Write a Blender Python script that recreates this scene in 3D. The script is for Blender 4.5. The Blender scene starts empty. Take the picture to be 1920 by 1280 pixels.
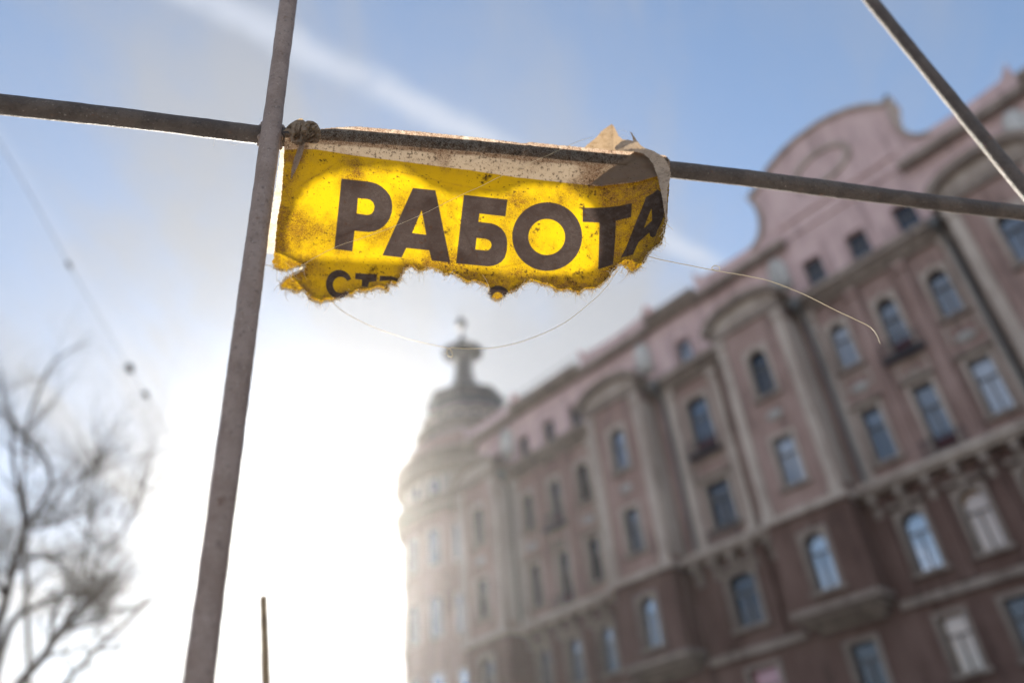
import bpy, bmesh, math, random
import numpy as np
from mathutils import Vector, Matrix
from mathutils.geometry import tessellate_polygon

# ------------------------------------------------------------------ camera frame (from the photograph's vanishing points)
F = 1493.0
CX, CY = 960.0, 640.0
def nrm(v):
    v = np.array(v, float); return v/np.linalg.norm(v)
_W = nrm([-220, 2120, F])
_Y = nrm(np.array([0, 0, 1.0]) - _W*_W[2])
_X = np.array([1.0, 0, 0]); _X = nrm(_X - _W*_X.dot(_W) - _Y*_X.dot(_Y))
M = np.array([_X, _Y, _W])
CAM = np.array([0, 0, 1.6])
def ray(px, py):
    return M @ np.array([(px-CX)/F, -(py-CY)/F, 1.0])
def at(px, py, depth):
    return CAM + ray(px, py)*depth

scene = bpy.context.scene
COL = scene.collection
rnd = random.Random(7)
SUN = nrm(ray(612, 1040))
SUN_EL = math.asin(SUN[2]); SUN_AZ = math.atan2(SUN[0], SUN[1])

cam = bpy.data.cameras.new('camera')
cam.sensor_width = 36.0; cam.lens = F/1920*36
cam.clip_start = 0.02; cam.clip_end = 3000
cam.dof.use_dof = True; cam.dof.focus_distance = 0.93; cam.dof.aperture_fstop = 2.1
camo = bpy.data.objects.new('camera', cam); COL.objects.link(camo)
r_, u_, b_ = M @ [1, 0, 0], M @ [0, 1, 0], -(M @ [0, 0, 1])
camo.matrix_world = Matrix(((r_[0], u_[0], b_[0], CAM[0]), (r_[1], u_[1], b_[1], CAM[1]), (r_[2], u_[2], b_[2], CAM[2]), (0, 0, 0, 1)))
scene.camera = camo

scene.view_settings.view_transform = 'Standard'
scene.view_settings.look = 'None'
scene.view_settings.gamma = 1.0
scene.view_settings.use_curve_mapping = False
scene.view_settings.exposure = 1.8

# ------------------------------------------------------------------ node helper
class NT:
    def __init__(s, tree): s.t = tree; s.n = tree.nodes; s.l = tree.links
    def node(s, typ, **kw):
        n = s.n.new(typ)
        for k, v in kw.items(): setattr(n, k, v)
        return n
    def put(s, sock, v):
        if isinstance(v, bpy.types.NodeSocket): s.l.new(v, sock)
        elif v is not None:
            if hasattr(sock.default_value, '__len__') and hasattr(v, '__len__') and len(sock.default_value) == 4 and len(v) == 3: v = (*v, 1)
            sock.default_value = v
    def math(s, op, a, b=None, c=None, clamp=False):
        n = s.node('ShaderNodeMath', operation=op, use_clamp=clamp)
        s.put(n.inputs[0], a)
        if b is not None: s.put(n.inputs[1], b)
        if c is not None: s.put(n.inputs[2], c)
        return n.outputs[0]
    def vmath(s, op, a, b=None):
        n = s.node('ShaderNodeVectorMath', operation=op)
        s.put(n.inputs[0], a)
        if b is not None: s.put(n.inputs[1], b)
        return n.outputs[1] if op in ('DOT_PRODUCT', 'LENGTH') else n.outputs[0]
    def mix(s, f, a, b, typ='MIX'):
        n = s.node('ShaderNodeMix', data_type='RGBA', blend_type=typ)
        s.put(n.inputs[0], f); s.put(n.inputs[6], a); s.put(n.inputs[7], b)
        return n.outputs[2]
    def noise(s, vec, scale, detail=4, rough=.55, dist=0.0, out=0):
        n = s.node('ShaderNodeTexNoise')
        if vec is not None: s.put(n.inputs['Vector'], vec)
        n.inputs['Scale'].default_value = scale; n.inputs['Detail'].default_value = detail
        n.inputs['Roughness'].default_value = rough; n.inputs['Distortion'].default_value = dist
        return n.outputs[out]
    def ramp(s, v, lo, hi, a=0.0, b=1.0):
        n = s.node('ShaderNodeMapRange', clamp=True, interpolation_type='SMOOTHSTEP')
        s.put(n.inputs[0], v); n.inputs[1].default_value = lo; n.inputs[2].default_value = hi
        n.inputs[3].default_value = a; n.inputs[4].default_value = b
        return n.outputs[0]
    def bump(s, h, strength, dist):
        n = s.node('ShaderNodeBump'); n.inputs['Strength'].default_value = strength; n.inputs['Distance'].default_value = dist
        s.put(n.inputs['Height'], h); return n.outputs[0]
    def map(s, vec, scale=(1, 1, 1), rot=(0, 0, 0), loc=(0, 0, 0)):
        n = s.node('ShaderNodeMapping'); s.put(n.inputs[0], vec)
        n.inputs['Scale'].default_value = scale; n.inputs['Rotation'].default_value = rot; n.inputs['Location'].default_value = loc
        return n.outputs[0]

# ------------------------------------------------------------------ sky
world = bpy.data.worlds.new('World'); scene.world = world; world.use_nodes = True
w = NT(world.node_tree); w.n.clear()
out = w.node('ShaderNodeOutputWorld')
sky = w.node('ShaderNodeTexSky', sky_type='NISHITA')
sky.sun_disc = False; sky.sun_elevation = SUN_EL; sky.sun_rotation = SUN_AZ
sky.air_density = 1.0; sky.dust_density = 0.2; sky.ozone_density = 1.6
SKY_STRENGTH = 0.068
tc = w.node('ShaderNodeTexCoord').outputs['Generated']
sep = w.node('ShaderNodeSeparateXYZ'); w.put(sep.inputs[0], tc)
zz = w.math('ADD', w.math('MAXIMUM', sep.outputs[2], 0.0), 0.12)
cp = w.node('ShaderNodeCombineXYZ')
w.put(cp.inputs[0], w.math('DIVIDE', sep.outputs[0], zz)); w.put(cp.inputs[1], w.math('DIVIDE', sep.outputs[1], zz))
pl = cp.outputs[0]                                    # the cloud layer seen as a plane overhead
cosg = w.math('MAXIMUM', w.vmath('DOT_PRODUCT', tc, tuple(SUN)), 0.0)
# thin high cloud: brightness follows the angle to the sun (forward scattering)
f1 = w.math('MULTIPLY', w.math('POWER', cosg, 4.0), 0.045)
f2 = w.math('MULTIPLY', w.math('POWER', cosg, 22.0), 0.035)
f3 = w.math('MULTIPLY', w.math('POWER', cosg, 220.0), .8)
back = w.math('MULTIPLY', w.ramp(w.vmath('DOT_PRODUCT', tc, tuple(-SUN)), -.55, .6), 0.30)   # extra sky brightness opposite the sun, added to fill the shaded facade
fs = w.math('ADD', w.math('ADD', f1, f2), w.math('ADD', f3, w.math('ADD', back, 0.13)))
cl1 = w.noise(w.map(pl, (1.0, 0.42, 1), (0, 0, math.radians(28)), (3.1, 1.7, 0)), 1.7, 9, .62, .8)
cl2 = w.noise(w.map(pl, (1.0, 0.22, 1), (0, 0, math.radians(-34)), (0.4, 5.2, 0)), 4.2, 8, .6, .5)
veil = w.ramp(w.math('ADD', w.math('MULTIPLY', cl1, .65), w.math('MULTIPLY', cl2, .35)), .38, .60, .14, .70)
# clouds thicken towards the low sun side
near = w.ramp(cosg, .72, .96, 0.0, .40)
veil = w.math('MINIMUM', w.math('ADD', veil, near), 0.97)
# two vapour trails drawn as straight bands in the cloud layer
def plpt(px, py):
    d = nrm(ray(px, py)); return np.array([d[0]/(d[2]+.12), d[1]/(d[2]+.12)])
def trail(a, b, wid, fuzz, amount):
    A, B = plpt(*a), plpt(*b); L = np.linalg.norm(B-A); t = (B-A)/L; n = np.array([-t[1], t[0]])
    rel = w.vmath('SUBTRACT', pl, (A[0], A[1], 0))
    along = w.math('DIVIDE', w.vmath('DOT_PRODUCT', rel, (t[0], t[1], 0)), L)
    across = w.vmath('DOT_PRODUCT', rel, (n[0], n[1], 0))
    wob = w.math('MULTIPLY', w.math('SUBTRACT', w.noise(pl, 9.0, 4), .5), fuzz)
    band = w.ramp(w.math('ABSOLUTE', w.math('ADD', across, wob)), 0.0, wid, 1.0, 0.0)
    br = w.ramp(w.noise(w.map(pl, (1, 1, 1), (0, 0, 0), (7, 3, 0)), 6.0, 3), .32, .56, .35, 1.0)
    return w.math('MULTIPLY', w.math('MULTIPLY', band, br), amount)
tr = w.math('MAXIMUM', trail((330, -30), (1350, 505), .036, .05, .8), trail((40, 330), (290, 740), .02, .02, .18))
cloudcol = w.mix(w.ramp(cosg, .5, .95), (.86, .96, 1.16), (.97, 1.0, 1.06))
cloud = w.vmath('SCALE', cloudcol); w.put(cloud.node.inputs['Scale'], fs)
skyc = w.vmath('SCALE', sky.outputs[0]); skyc.node.inputs['Scale'].default_value = SKY_STRENGTH
c1 = w.mix(veil, skyc, cloud)
c2 = w.mix(tr, c1, w.vmath('ADD', cloud, (.055, .065, .085)))
bg = w.node('ShaderNodeBackground'); w.put(bg.inputs[0], c2); bg.inputs[1].default_value = 1.0
w.l.new(bg.outputs[0], out.inputs[0])

sl = bpy.data.lights.new('sun', 'SUN'); sl.energy = 5.0; sl.angle = math.radians(.55); sl.color = (1, .93, .82)
so = bpy.data.objects.new('sun', sl); COL.objects.link(so)
so.rotation_euler = Vector(SUN).to_track_quat('Z', 'Y').to_euler()

# ------------------------------------------------------------------ object helpers
def tag(o, label=None, cat=None, group=None, kind=None):
    if label: o['label'] = label
    if cat: o['category'] = cat
    if group: o['group'] = group
    if kind: o['kind'] = kind
    return o
def empty(name, loc=(0, 0, 0), mat=None):
    o = bpy.data.objects.new(name, None); COL.objects.link(o)
    if mat is not None: o.matrix_world = mat
    else: o.location = loc
    o.empty_display_size = .1
    return o
def link(name, me, mat, parent=None, smooth=False):
    if mat is not None and len(me.materials) == 0: me.materials.append(mat)
    if smooth:
        me.polygons.foreach_set('use_smooth', [True]*len(me.polygons))
    o = bpy.data.objects.new(name, me); COL.objects.link(o)
    if parent is not None: o.parent = parent
    return o

class MB:
    """collects shapes and links them as one mesh"""
    def __init__(s): s.v = []; s.f = []
    def add(s, vs, fs):
        k = len(s.v); s.v += [tuple(map(float, p)) for p in vs]; s.f += [tuple(i+k for i in f) for f in fs]; return s
    def box(s, x0, x1, y0, y1, z0, z1):
        return s.add([(x0, y0, z0), (x1, y0, z0), (x1, y1, z0), (x0, y1, z0), (x0, y0, z1), (x1, y0, z1), (x1, y1, z1), (x0, y1, z1)],
                     [(0, 3, 2, 1), (4, 5, 6, 7), (0, 1, 5, 4), (1, 2, 6, 5), (2, 3, 7, 6), (3, 0, 4, 7)])
    def prism(s, poly, y0, y1, holes=()):
        loops = [list(poly)] + [list(h) for h in holes]
        pts = [p for l in loops for p in l]; n = len(pts)
        tris = tessellate_polygon([[Vector((p[0], p[1], 0)) for p in l] for l in loops])
        vs = [(p[0], y0, p[1]) for p in pts] + [(p[0], y1, p[1]) for p in pts]
        fs = [tuple(t) for t in tris] + [tuple(i+n for i in reversed(t)) for t in tris]
        k = 0
        for l in loops:
            m = len(l)
            for i in range(m):
                j = (i+1) % m
                fs.append((k+i, k+j, k+j+n, k+i+n))
            k += m
        return s.add(vs, fs)
    def lathe(s, prof, cx, cy, seg=32, a0=0.0):
        vs = []; fs = []
        for r, z in prof:
            for i in range(seg):
                a = a0+2*math.pi*i/seg; vs.append((cx+r*math.cos(a), cy+r*math.sin(a), z))
        for k in range(len(prof)-1):
            for i in range(seg):
                j = (i+1) % seg
                fs.append((k*seg+i, k*seg+j, (k+1)*seg+j, (k+1)*seg+i))
        return s.add(vs, fs)
    def tube(s, pts, radii, seg=8, cap=True):
        pts = [np.array(p, float) for p in pts]; n = len(pts)
        if not hasattr(radii, '__len__'): radii = [radii]*n
        vs = []; fs = []
        t0 = nrm(pts[1]-pts[0]); ref = np.array([0, 0, 1.0]) if abs(t0[2]) < .9 else np.array([1.0, 0, 0])
        u = nrm(np.cross(t0, ref))
        for i in range(n):
            t = pts[min(i+1, n-1)]-pts[max(i-1, 0)]
            if np.linalg.norm(t) < 1e-9: t = t0
            t = nrm(t); u = nrm(u-t*u.dot(t)); v = np.cross(t, u)
            for k in range(seg):
                a = 2*math.pi*k/seg; vs.append(pts[i]+radii[i]*(math.cos(a)*u+math.sin(a)*v))
        for i in range(n-1):
            for k in range(seg):
                j = (k+1) % seg
                fs.append((i*seg+k, i*seg+j, (i+1)*seg+j, (i+1)*seg+k))
        if cap: fs += [tuple(range(seg-1, -1, -1)), tuple((n-1)*seg+k for k in range(seg))]
        return s.add(vs, fs)
    def mesh(s, name, conv=None):
        vs = s.v if conv is None else [conv(p) for p in s.v]
        me = bpy.data.meshes.new(name); me.from_pydata(vs, [], s.f); me.update()
        bm = bmesh.new(); bm.from_mesh(me); bmesh.ops.recalc_face_normals(bm, faces=bm.faces); bm.to_mesh(me); bm.free()
        return me
    def build(s, name, mat, parent=None, smooth=False, conv=None):
        return link(name, s.mesh(name, conv), mat, parent, smooth)

def newmat(name):
    m = bpy.data.materials.new(name); m.use_nodes = True
    t = NT(m.node_tree); t.n.clear()
    t.out = t.node('ShaderNodeOutputMaterial')
    return m, t
def principled(t, color, rough=.7, spec=.4, metal=0.0, normal=None):
    p = t.node('ShaderNodeBsdfPrincipled')
    t.put(p.inputs['Base Color'], color); t.put(p.inputs['Roughness'], rough)
    p.inputs['Specular IOR Level'].default_value = spec; p.inputs['Metallic'].default_value = metal
    if normal is not None: t.l.new(normal, p.inputs['Normal'])
    t.l.new(p.outputs[0], t.out.inputs[0]); return p
def plaster(name, c0, c1, sc=.5, bump=.3):
    m, t = newmat(name)
    o = t.node('ShaderNodeTexCoord').outputs['Object']
    n = t.noise(o, sc, 6, .6); st = t.noise(t.map(o, (3, 3, .35)), sc*1.6, 5, .6)
    f = t.ramp(t.math('ADD', t.math('MULTIPLY', n, .6), t.math('MULTIPLY', st, .4)), .36, .64)
    col = t.mix(f, c0, c1)
    dirt = t.ramp(t.noise(t.map(o, (2.5, 2.5, .4), (0, 0, 0), (9, 4, 2)), .9, 7, .7), .48, .66, 0, .75)
    col = t.mix(dirt, col, tuple(c*.55 for c in c0))
    principled(t, col, .9, .2, 0, t.bump(t.noise(o, 14, 5), bump, .02)); return m

MAT = {}
MAT['wall_low'] = plaster('dark_red_plaster', (.098, .055, .044), (.15, .092, .075))
MAT['wall_up'] = plaster('mauve_plaster', (.225, .143, .12), (.32, .218, .19))
MAT['attic'] = plaster('pink_plaster', (.45, .31, .295), (.55, .395, .375))
MAT['stone'] = plaster('grey_stone', (.315, .25, .21), (.43, .355, .30))
MAT['stone_dark'] = plaster('weathered_stone', (.19, .145, .118), (.28, .225, .188))
MAT['pale'] = plaster('pale_ornament', (.42, .39, .36), (.52, .49, .46))
MAT['tower'] = plaster('tower_plaster', (.17, .142, .13), (.26, .225, .205))
MAT['redpanel'] = plaster('dark_red_paint', (.07, .02, .022), (.09, .03, .03))
def simple(name, col, rough=.6, spec=.4, metal=0.0):
    m, t = newmat(name)
    o = t.node('ShaderNodeTexCoord').outputs['Object']
    n = t.noise(o, 6, 4)
    principled(t, t.mix(n, tuple(c*.8 for c in col), tuple(min(1, c*1.2) for c in col)), rough, spec, metal); return m
MAT['roofmetal'] = simple('dark_sheet_metal', (.018, .018, .024), .55, .4)
MAT['sash'] = simple('window_sash', (.10, .085, .075), .6)
def glass(name, refl, base):
    m, t = newmat(name)
    d = t.node('ShaderNodeBsdfDiffuse'); t.put(d.inputs[0], base)
    g = t.node('ShaderNodeBsdfGlossy'); g.inputs['Roughness'].default_value = .04; t.put(g.inputs[0], (.93, .96, 1.0))
    o = t.node('ShaderNodeTexCoord').outputs['Object']
    t.l.new(t.bump(t.noise(o, 1.2, 2), .12, .05), g.inputs['Normal'])
    mx = t.node('ShaderNodeMixShader'); mx.inputs[0].default_value = refl
    t.l.new(d.outputs[0], mx.inputs[1]); t.l.new(g.outputs[0], mx.inputs[2]); t.l.new(mx.outputs[0], t.out.inputs[0]); return m
MAT['glass_dark'] = glass('dark_window_glass', .09, (.014, .016, .021))
MAT['glass_mid'] = glass('window_glass', .17, (.022, .027, .036))
MAT['glass_sky'] = glass('sky_reflecting_glass', .40, (.06, .07, .09))
MAT['glass_curtain'] = glass('glass_before_net_curtain', .20, (.17, .18, .205))
MAT['glass_warm'] = glass('glass_with_painted_warm_reflection', .16, (.46, .31, .20))  # warm base colour stands in for reflected sunlit walls opposite
MAT['glass_pink'] = glass('pink_toned_glass', .12, (.42, .16, .17))  # plain pink base colour under a weak reflection

# ------------------------------------------------------------------ ground
def flat(name, x0, x1, y0, y1, z, mat):
    me = bpy.data.meshes.new(name); me.from_pydata([(x0, y0, z), (x1, y0, z), (x1, y1, z), (x0, y1, z)], [], [(0, 1, 2, 3)])
    return tag(link(name, me, mat), kind='structure')
MAT['ground'] = plaster('pale_trodden_ground', (.34, .33, .32), (.44, .43, .42), .3)
MAT['asphalt'] = plaster('asphalt', (.042, .042, .045), (.06, .06, .062), .8)
MAT['paving'] = plaster('grey_paving', (.20, .195, .185), (.27, .26, .25), .8)
flat('ground', -900, 900, -900, 900, 0.0, MAT['ground'])

# ------------------------------------------------------------------ building (local x along the facade, y into it, z up)
V = nrm(M @ np.array([-1700, -1228, F])); U = nrm(np.array([-V[0], -V[1], 0])); NN = np.array([-U[1], U[0], 0])   # NN points away from the camera
S = 1.2; DIST = 22.0*S
bmat = Matrix(((U[0], NN[0], 0, NN[0]*DIST), (U[1], NN[1], 0, NN[1]*DIST), (0, 0, 1, 0), (0, 0, 0, 1)))
bld = empty('apartment_building', mat=bmat)
tag(bld, 'long ornate mauve stone apartment building with curved pink gable and corner tower', 'building')
def cv(p): return (p[0]*S, p[1]*S, (p[2]-1.6)*S+1.6)
GZ = 1.6-1.6/S
def part(mb, name, mat, parent=bld, smooth=False): return mb.build(name, mat, parent, smooth, cv)

X0, X1 = -25.2, 8.5
TRI = [-20.5, -6.0, 8.5]; WIDE = [-13.15, 1.3]; ERK = [-24.35, -16.25, -10.05, -2.0, 4.3]
EW = 1.28; EP = .85                       # half width and projection of the bay windows
def band(mb, z0, z1, x0, x1, ops, y0=0.0, y1=.4):
    ops = sorted(ops); x = x0
    for xc, wd, za, zb in ops:
        a, b = xc-wd/2, xc+wd/2
        if a > x: mb.box(x, a, y0, y1, z0, z1)
        if za > z0: mb.box(a, b, y0, y1, z0, za)
        if zb < z1: mb.box(a, b, y0, y1, zb, z1)
        x = b
    if x < x1: mb.box(x, x1, y0, y1, z0, z1)
def inside(x): return X0+.3 < x < X1-.3
tri_x = [c+d for c in TRI for d in (-1.6, 0, 1.6) if inside(c+d)]
ROW = {}
ROW['r1'] = [(x, .60, 13.6 if min(abs(x-c) for c in TRI) < .1 else 14.0, 15.6) for x in tri_x] + [(x, .92, 13.55, 15.75) for x in WIDE]
ROW['r2'] = [(x, .62, 10.5 if min(abs(x-c) for c in TRI) < .1 else 10.85, 12.55) for x in tri_x] + [(x, 1.0, 10.9, 12.5) for x in WIDE]
ROW['r3'] = [(x, .68, 7.7, 9.3) for x in tri_x] + [(x, 1.0, 7.75, 9.35) for x in WIDE]
ROW['r4'] = [(x, .66, 5.2, 6.55) for x in tri_x] + [(x, 1.0, 5.2, 6.55) for x in WIDE] + [(x, .8, 5.2, 6.5) for x in ERK if inside(x)]
ROW['att'] = [(x, .66, 17.2, 18.4) for x in tri_x] + [(x, .68, 17.25, 18.35) for x in WIDE] + [(x+.55, .50, 17.35, 18.3) for x in ERK if inside(x)]
OVAL = [x-.62 for x in ERK if inside(x)]
lo = MB(); band(lo, GZ, 5.0, X0, X1, []); band(lo, 5.0, 6.8, X0, X1, ROW['r4']); lo.box(X0, X1, 0, .4, 6.8, 7.5)
band(lo, 7.5, 9.5, X0, X1, ROW['r3']); lo.box(X0, X1, 0, .4, 9.5, 10.2)
part(lo, 'wall', MAT['wall_low'])['label'] = 'dark red brown lower wall'
up = MB(); up.box(X0, X1, 0, .4, 10.2, 10.4); band(up, 10.4, 12.8, X0, X1, ROW['r2']); up.box(X0, X1, 0, .4, 12.8, 13.4)
band(up, 13.4, 15.9, X0, X1, ROW['r1']); up.box(X0, X1, 0, .4, 15.9, 16.9)
part(up, 'wall', MAT['wall_up'])['label'] = 'mauve upper wall'
at_ = MB(); at_.box(X0, X1, .12, .5, 16.9, 17.15); band(at_, 17.15, 18.45, X0, X1, ROW['att'], .12, .5); at_.box(X0, X1, .12, .5, 18.45, 19.62)
part(at_, 'wall', MAT['attic'])['label'] = 'pink attic wall'
rf = MB(); rf.box(X0, X1, .5, 11, 19.3, 19.7); rf.box(X0, X1, 10.6, 11, GZ, 19.3); rf.box(X1-.4, X1, .5, 10.6, GZ, 19.3); rf.box(X0, X0+.4, .5, 10.6, GZ, 19.3)
rf.box(X0+.4, X1-.4, .5, 10.6, 9.9, 10.1)
part(rf, 'roof', MAT['roofmetal'])

def wing(poly_fn): pass
def arch_pts(x, wd, za, zb, n=9, rise=None):
    r = wd/2; rise = r if rise is None else rise
    return [(x-r, za), (x+r, za)] + [(x+r*math.cos(math.pi*i/(n-1)), zb-rise+rise*math.sin(math.pi*i/(n-1))) for i in range(n)]
wcache = {}
def window(x, wd, za, zb, y, kind, glassm, parent=bld, surround='stone', lower=None):
    """surround with an arched or square hole > sash, pane, sill"""
    key = (round(wd, 2), round(zb-za, 2), kind, surround, lower)
    if key not in wcache:
        h = zb-za; b = .11
        outer = [(-wd/2-b, 0), (wd/2+b, 0), (wd/2+b, h+b), (-wd/2-b, h+b)]
        inner = arch_pts(0, wd-.004, .004, h-.004) if kind == 'arch' else arch_pts(0, wd-.004, .004, h-.004, 5, wd*.16) if kind == 'seg' else [(-wd/2+.002, .004), (wd/2-.002, .004), (wd/2-.002, h-.004), (-wd/2+.002, h-.004)]
        a = MB(); a.prism(outer, -.075, .12, [inner])
        if kind == 'arch': a.box(-.07, .07, -.13, -.076, h-.03, h+b+.06)
        ms = a.mesh('window', cv_rel)
        q = MB(); t = .045; i2 = wd/2
        q.box(-i2, -i2+t, .10, .16, 0, h); q.box(i2-t, i2, .10, .16, 0, h); q.box(-.02, .02, .10, .16, 0, h*.66)
        q.box(-i2+t, i2-t, .10, .16, h*.64, h*.64+t); q.box(-i2+t, i2-t, .10, .16, 0, t)
        msash = q.mesh('sash', cv_rel)
        p = MB()
        z0 = h*lower if lower else 0
        p.box(-i2+.003, i2-.003, .17, .2, z0, h); mp = p.mesh('pane', cv_rel)
        sl_ = MB(); sl_.box(-i2-b-.06, i2+b+.06, -.16, .02, -.11, -.003); msl = sl_.mesh('sill', cv_rel)
        ml = None
        if lower: l_ = MB(); l_.box(-i2+.003, i2-.003, .09, .2, .003, z0-.003); ml = l_.mesh('door_panel', cv_rel); ml.materials.append(MAT['redpanel'])
        ms.materials.append(MAT[surround]); msash.materials.append(MAT['sash']); msl.materials.append(MAT['stone_dark'])
        wcache[key] = (ms, msash, mp, msl, ml)
    ms, msash, mp, msl, ml = wcache[key]
    loc = (x*S, y*S, (za-1.6)*S+1.6)
    o = link('window', ms, None, parent)
    o.location = loc
    if parent is bld: kids, base = o, (0, 0, 0)
    else: kids, base = parent, loc
    for nm, me in (('sash', msash), ('sill', msl), ('door_panel', ml)):
        if me: c = link(nm, me, None, kids); c.location = base
    pk = (key, glassm)
    if pk not in wcache:
        m2 = mp.copy(); m2.materials.append(MAT[glassm]); wcache[pk] = m2
    c = link('pane', wcache[pk], None, kids); c.location = base
    return o
def cv_rel(p): return (p[0]*S, p[1]*S, p[2]*S)
gl = random.Random(3)
for x, wd, za, zb in ROW['r1']:
    mid = min(abs(x-c) for c in TRI) < .1 or wd > .8
    window(x, wd, za, zb, 0, 'seg' if wd > .8 else 'arch', gl.choice(['glass_mid', 'glass_mid', 'glass_dark', 'glass_curtain']) if not wd > .8 else 'glass_mid', lower=.24 if mid else None)
for x, wd, za, zb in ROW['r2']:
    mid = min(abs(x-c) for c in TRI) < .1
    window(x, wd, za, zb, 0, 'rect', 'glass_curtain' if abs(x+4.4) < .1 else gl.choice(['glass_mid', 'glass_dark', 'glass_mid', 'glass_mid']), lower=.2 if mid else None)
for x, wd, za, zb in ROW['r3']:
    g = 'glass_warm' if abs(x+6.0) < .1 or abs(x+4.4) < .1 else 'glass_dark' if wd > .8 else 'glass_sky'
    window(x, wd, za, zb, 0, 'seg' if wd > .8 else 'arch', g, surround='stone_dark')
for i, (x, wd, za, zb) in enumerate(ROW['r4']):
    window(x, wd, za, zb, 0, 'rect', ['glass_pink', 'glass_dark', 'glass_pink', 'glass_warm', 'glass_dark'][i % 5], surround='stone_dark')
for x, wd, za, zb in ROW['att']:
    sky_ = abs(x+13.15) < .1 or any(abs(x-e-.55) < .1 for e in ERK)
    window(x, wd, za, zb, .12, 'rect', 'glass_sky' if sky_ and x > -15 else 'glass_dark' if x > -9 else 'glass_mid', surround='attic')
for x in OVAL:
    n = 16
    a = MB(); ring = lambda r1, r2: [(r1*math.cos(2*math.pi*i/n), r2*math.sin(2*math.pi*i/n)) for i in range(n)]
    a.prism(ring(.33, .42), -.06, .01, [ring(.22, .30)]); o = link('round_window', a.mesh('round_window', cv_rel), MAT['stone_dark'], bld)
    o.location = (x*S, .12*S, (18.15-1.6)*S+1.6)
    p = MB(); p.prism(ring(.22, .30), -.02, .005); link('pane', p.mesh('pane', cv_rel), MAT['glass_dark'], o)

# cornices, ledges, pilasters
segs = [(ERK[i]+EW+.12, ERK[i+1]-EW-.12) for i in range(len(ERK)-1)] + [(ERK[-1]+EW+.12, X1)]
for a, b in segs:
    m = MB(); m.box(a, b, -.50, .11, 16.78, 16.98); m.box(a, b, -.34, .0, 16.60, 16.778); m.box(a, b, -.2, 0, 16.42, 16.598)
    x = a+.25
    while x < b-.2: m.box(x, x+.16, -.42, -.342, 16.62, 16.775); x += .42
    part(m, 'main_cornice', MAT['stone_dark'])
    m = MB(); m.box(a, b, -.48, 0, 10.12, 10.3); m.box(a, b, -.36, 0, 10.02, 10.118)
    part(m, 'balcony_slab', MAT['stone'])
    for k in range(int((b-a)/.8)+1):
        xx = a+.3+k*(b-a-.6)/max(1, int((b-a)/.8))
        c = MB(); c.prism([(0, 0)]*0 or [(-.1, 9.35), (.1, 9.35), (.1, 10.01), (-.1, 10.01)], -.16, 0); c.prism([(-.1, 9.72), (.1, 9.72), (.1, 10.01), (-.1, 10.01)], -.34, -.162)
        o = part(c, 'bracket', MAT['stone_dark']); o.location.x = xx*S
    m = MB(); m.box(a, b, -.16, 0, 6.95, 7.15)
    part(m, 'ledge', MAT['stone_dark'])
def pil(x, wd, z0, z1, dep=.14, mat='stone'):
    m = MB(); m.box(x-wd/2, x+wd/2, -dep, 0, z0+.25, z1-.3); m.box(x-wd/2-.05, x+wd/2+.05, -dep-.05, 0, z0, z0+.248); m.box(x-wd/2-.06, x+wd/2+.06, -dep-.07, 0, z1-.298, z1)
    part(m, 'pilaster', MAT[mat])
for c in TRI:
    for d in (-.8, .8, -2.3, 2.3):
        if inside(c+d): pil(c+d, .34, 10.32, 16.4, .12, 'wall_up' if abs(d) < 1 else 'stone')
        if inside(c+d): pil(c+d, .34, 7.2, 9.95, .1, 'wall_low')
for c in WIDE:
    for d in (-.95, .95):
        pil(c+d, .32, 10.32, 16.4, .16, 'stone'); pil(c+d, .3, 7.2, 9.95, .1, 'wall_low')
# relief panels between the two upper window rows
def relief(x, z, y, parent=bld):
    n = 12; m = MB()
    m.lathe([(0.001, .10), (.12, .085), (.22, .05), (.27, 0)], 0, 0, n)
    me = m.mesh('ornament', lambda p: (p[0]*S*1.05, -p[2]*S*1.1, p[1]*S*.62))
    o = link('ornament', me, MAT['pale'], parent, True); o.location = (x*S, y*S, (z-1.6)*S+1.6)
for x in tri_x:
    if min(abs(x-c) for c in TRI) > .1: relief(x, 13.25, -.02)
for e in ERK:
    if inside(e): relief(e, 13.25, -EP-.02)

def hood(x, wd, z, kind, mat='stone_dark'):
    m = MB()
    if kind == 'gable': m.prism([(x-wd/2, z), (x+wd/2, z), (x, z+.32)], -.2, 0)
    else: m.box(x-wd/2, x+wd/2, -.2, 0, z, z+.09)
    part(m, 'window_hood', MAT[mat])
for x, wd, za, zb in ROW['r2']: hood(x, wd+.42, zb+.14, 'gable' if min(abs(x-c) for c in TRI) < .1 else 'flat')
for x, wd, za, zb in ROW['r3']: hood(x, wd+.38, zb+.2, 'flat')
for x, wd, za, zb in ROW['r1']:
    m = MB(); b = wd/2+.16
    m.box(x-b, x+b, -.045, 0, za-.78, za-.72); m.box(x-b, x+b, -.045, 0, za-.30, za-.24)
    for s_ in (-1, 1): m.box(min(x+s_*b, x+s_*(b-.07)), max(x+s_*b, x+s_*(b-.07)), -.045, 0, za-.718, za-.302)
    part(m, 'apron_frame', MAT['stone'])
m_pipe = simple('zinc_downpipe', (.10, .095, .09), .5, .5, .4)
for x in (-22.95, -14.35, -8.35, -3.65, 2.62):
    m = MB(); m.tube([(x, -.62, 16.5), (x, -.25, 16.1), (x, -.22, 15.6), (x, -.22, 10.4)], .075, 8); m.lathe([(.16, 16.45), (.20, 16.75), (.001, 16.76)], x, -.62, 10); part(m, 'downpipe', m_pipe)
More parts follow.
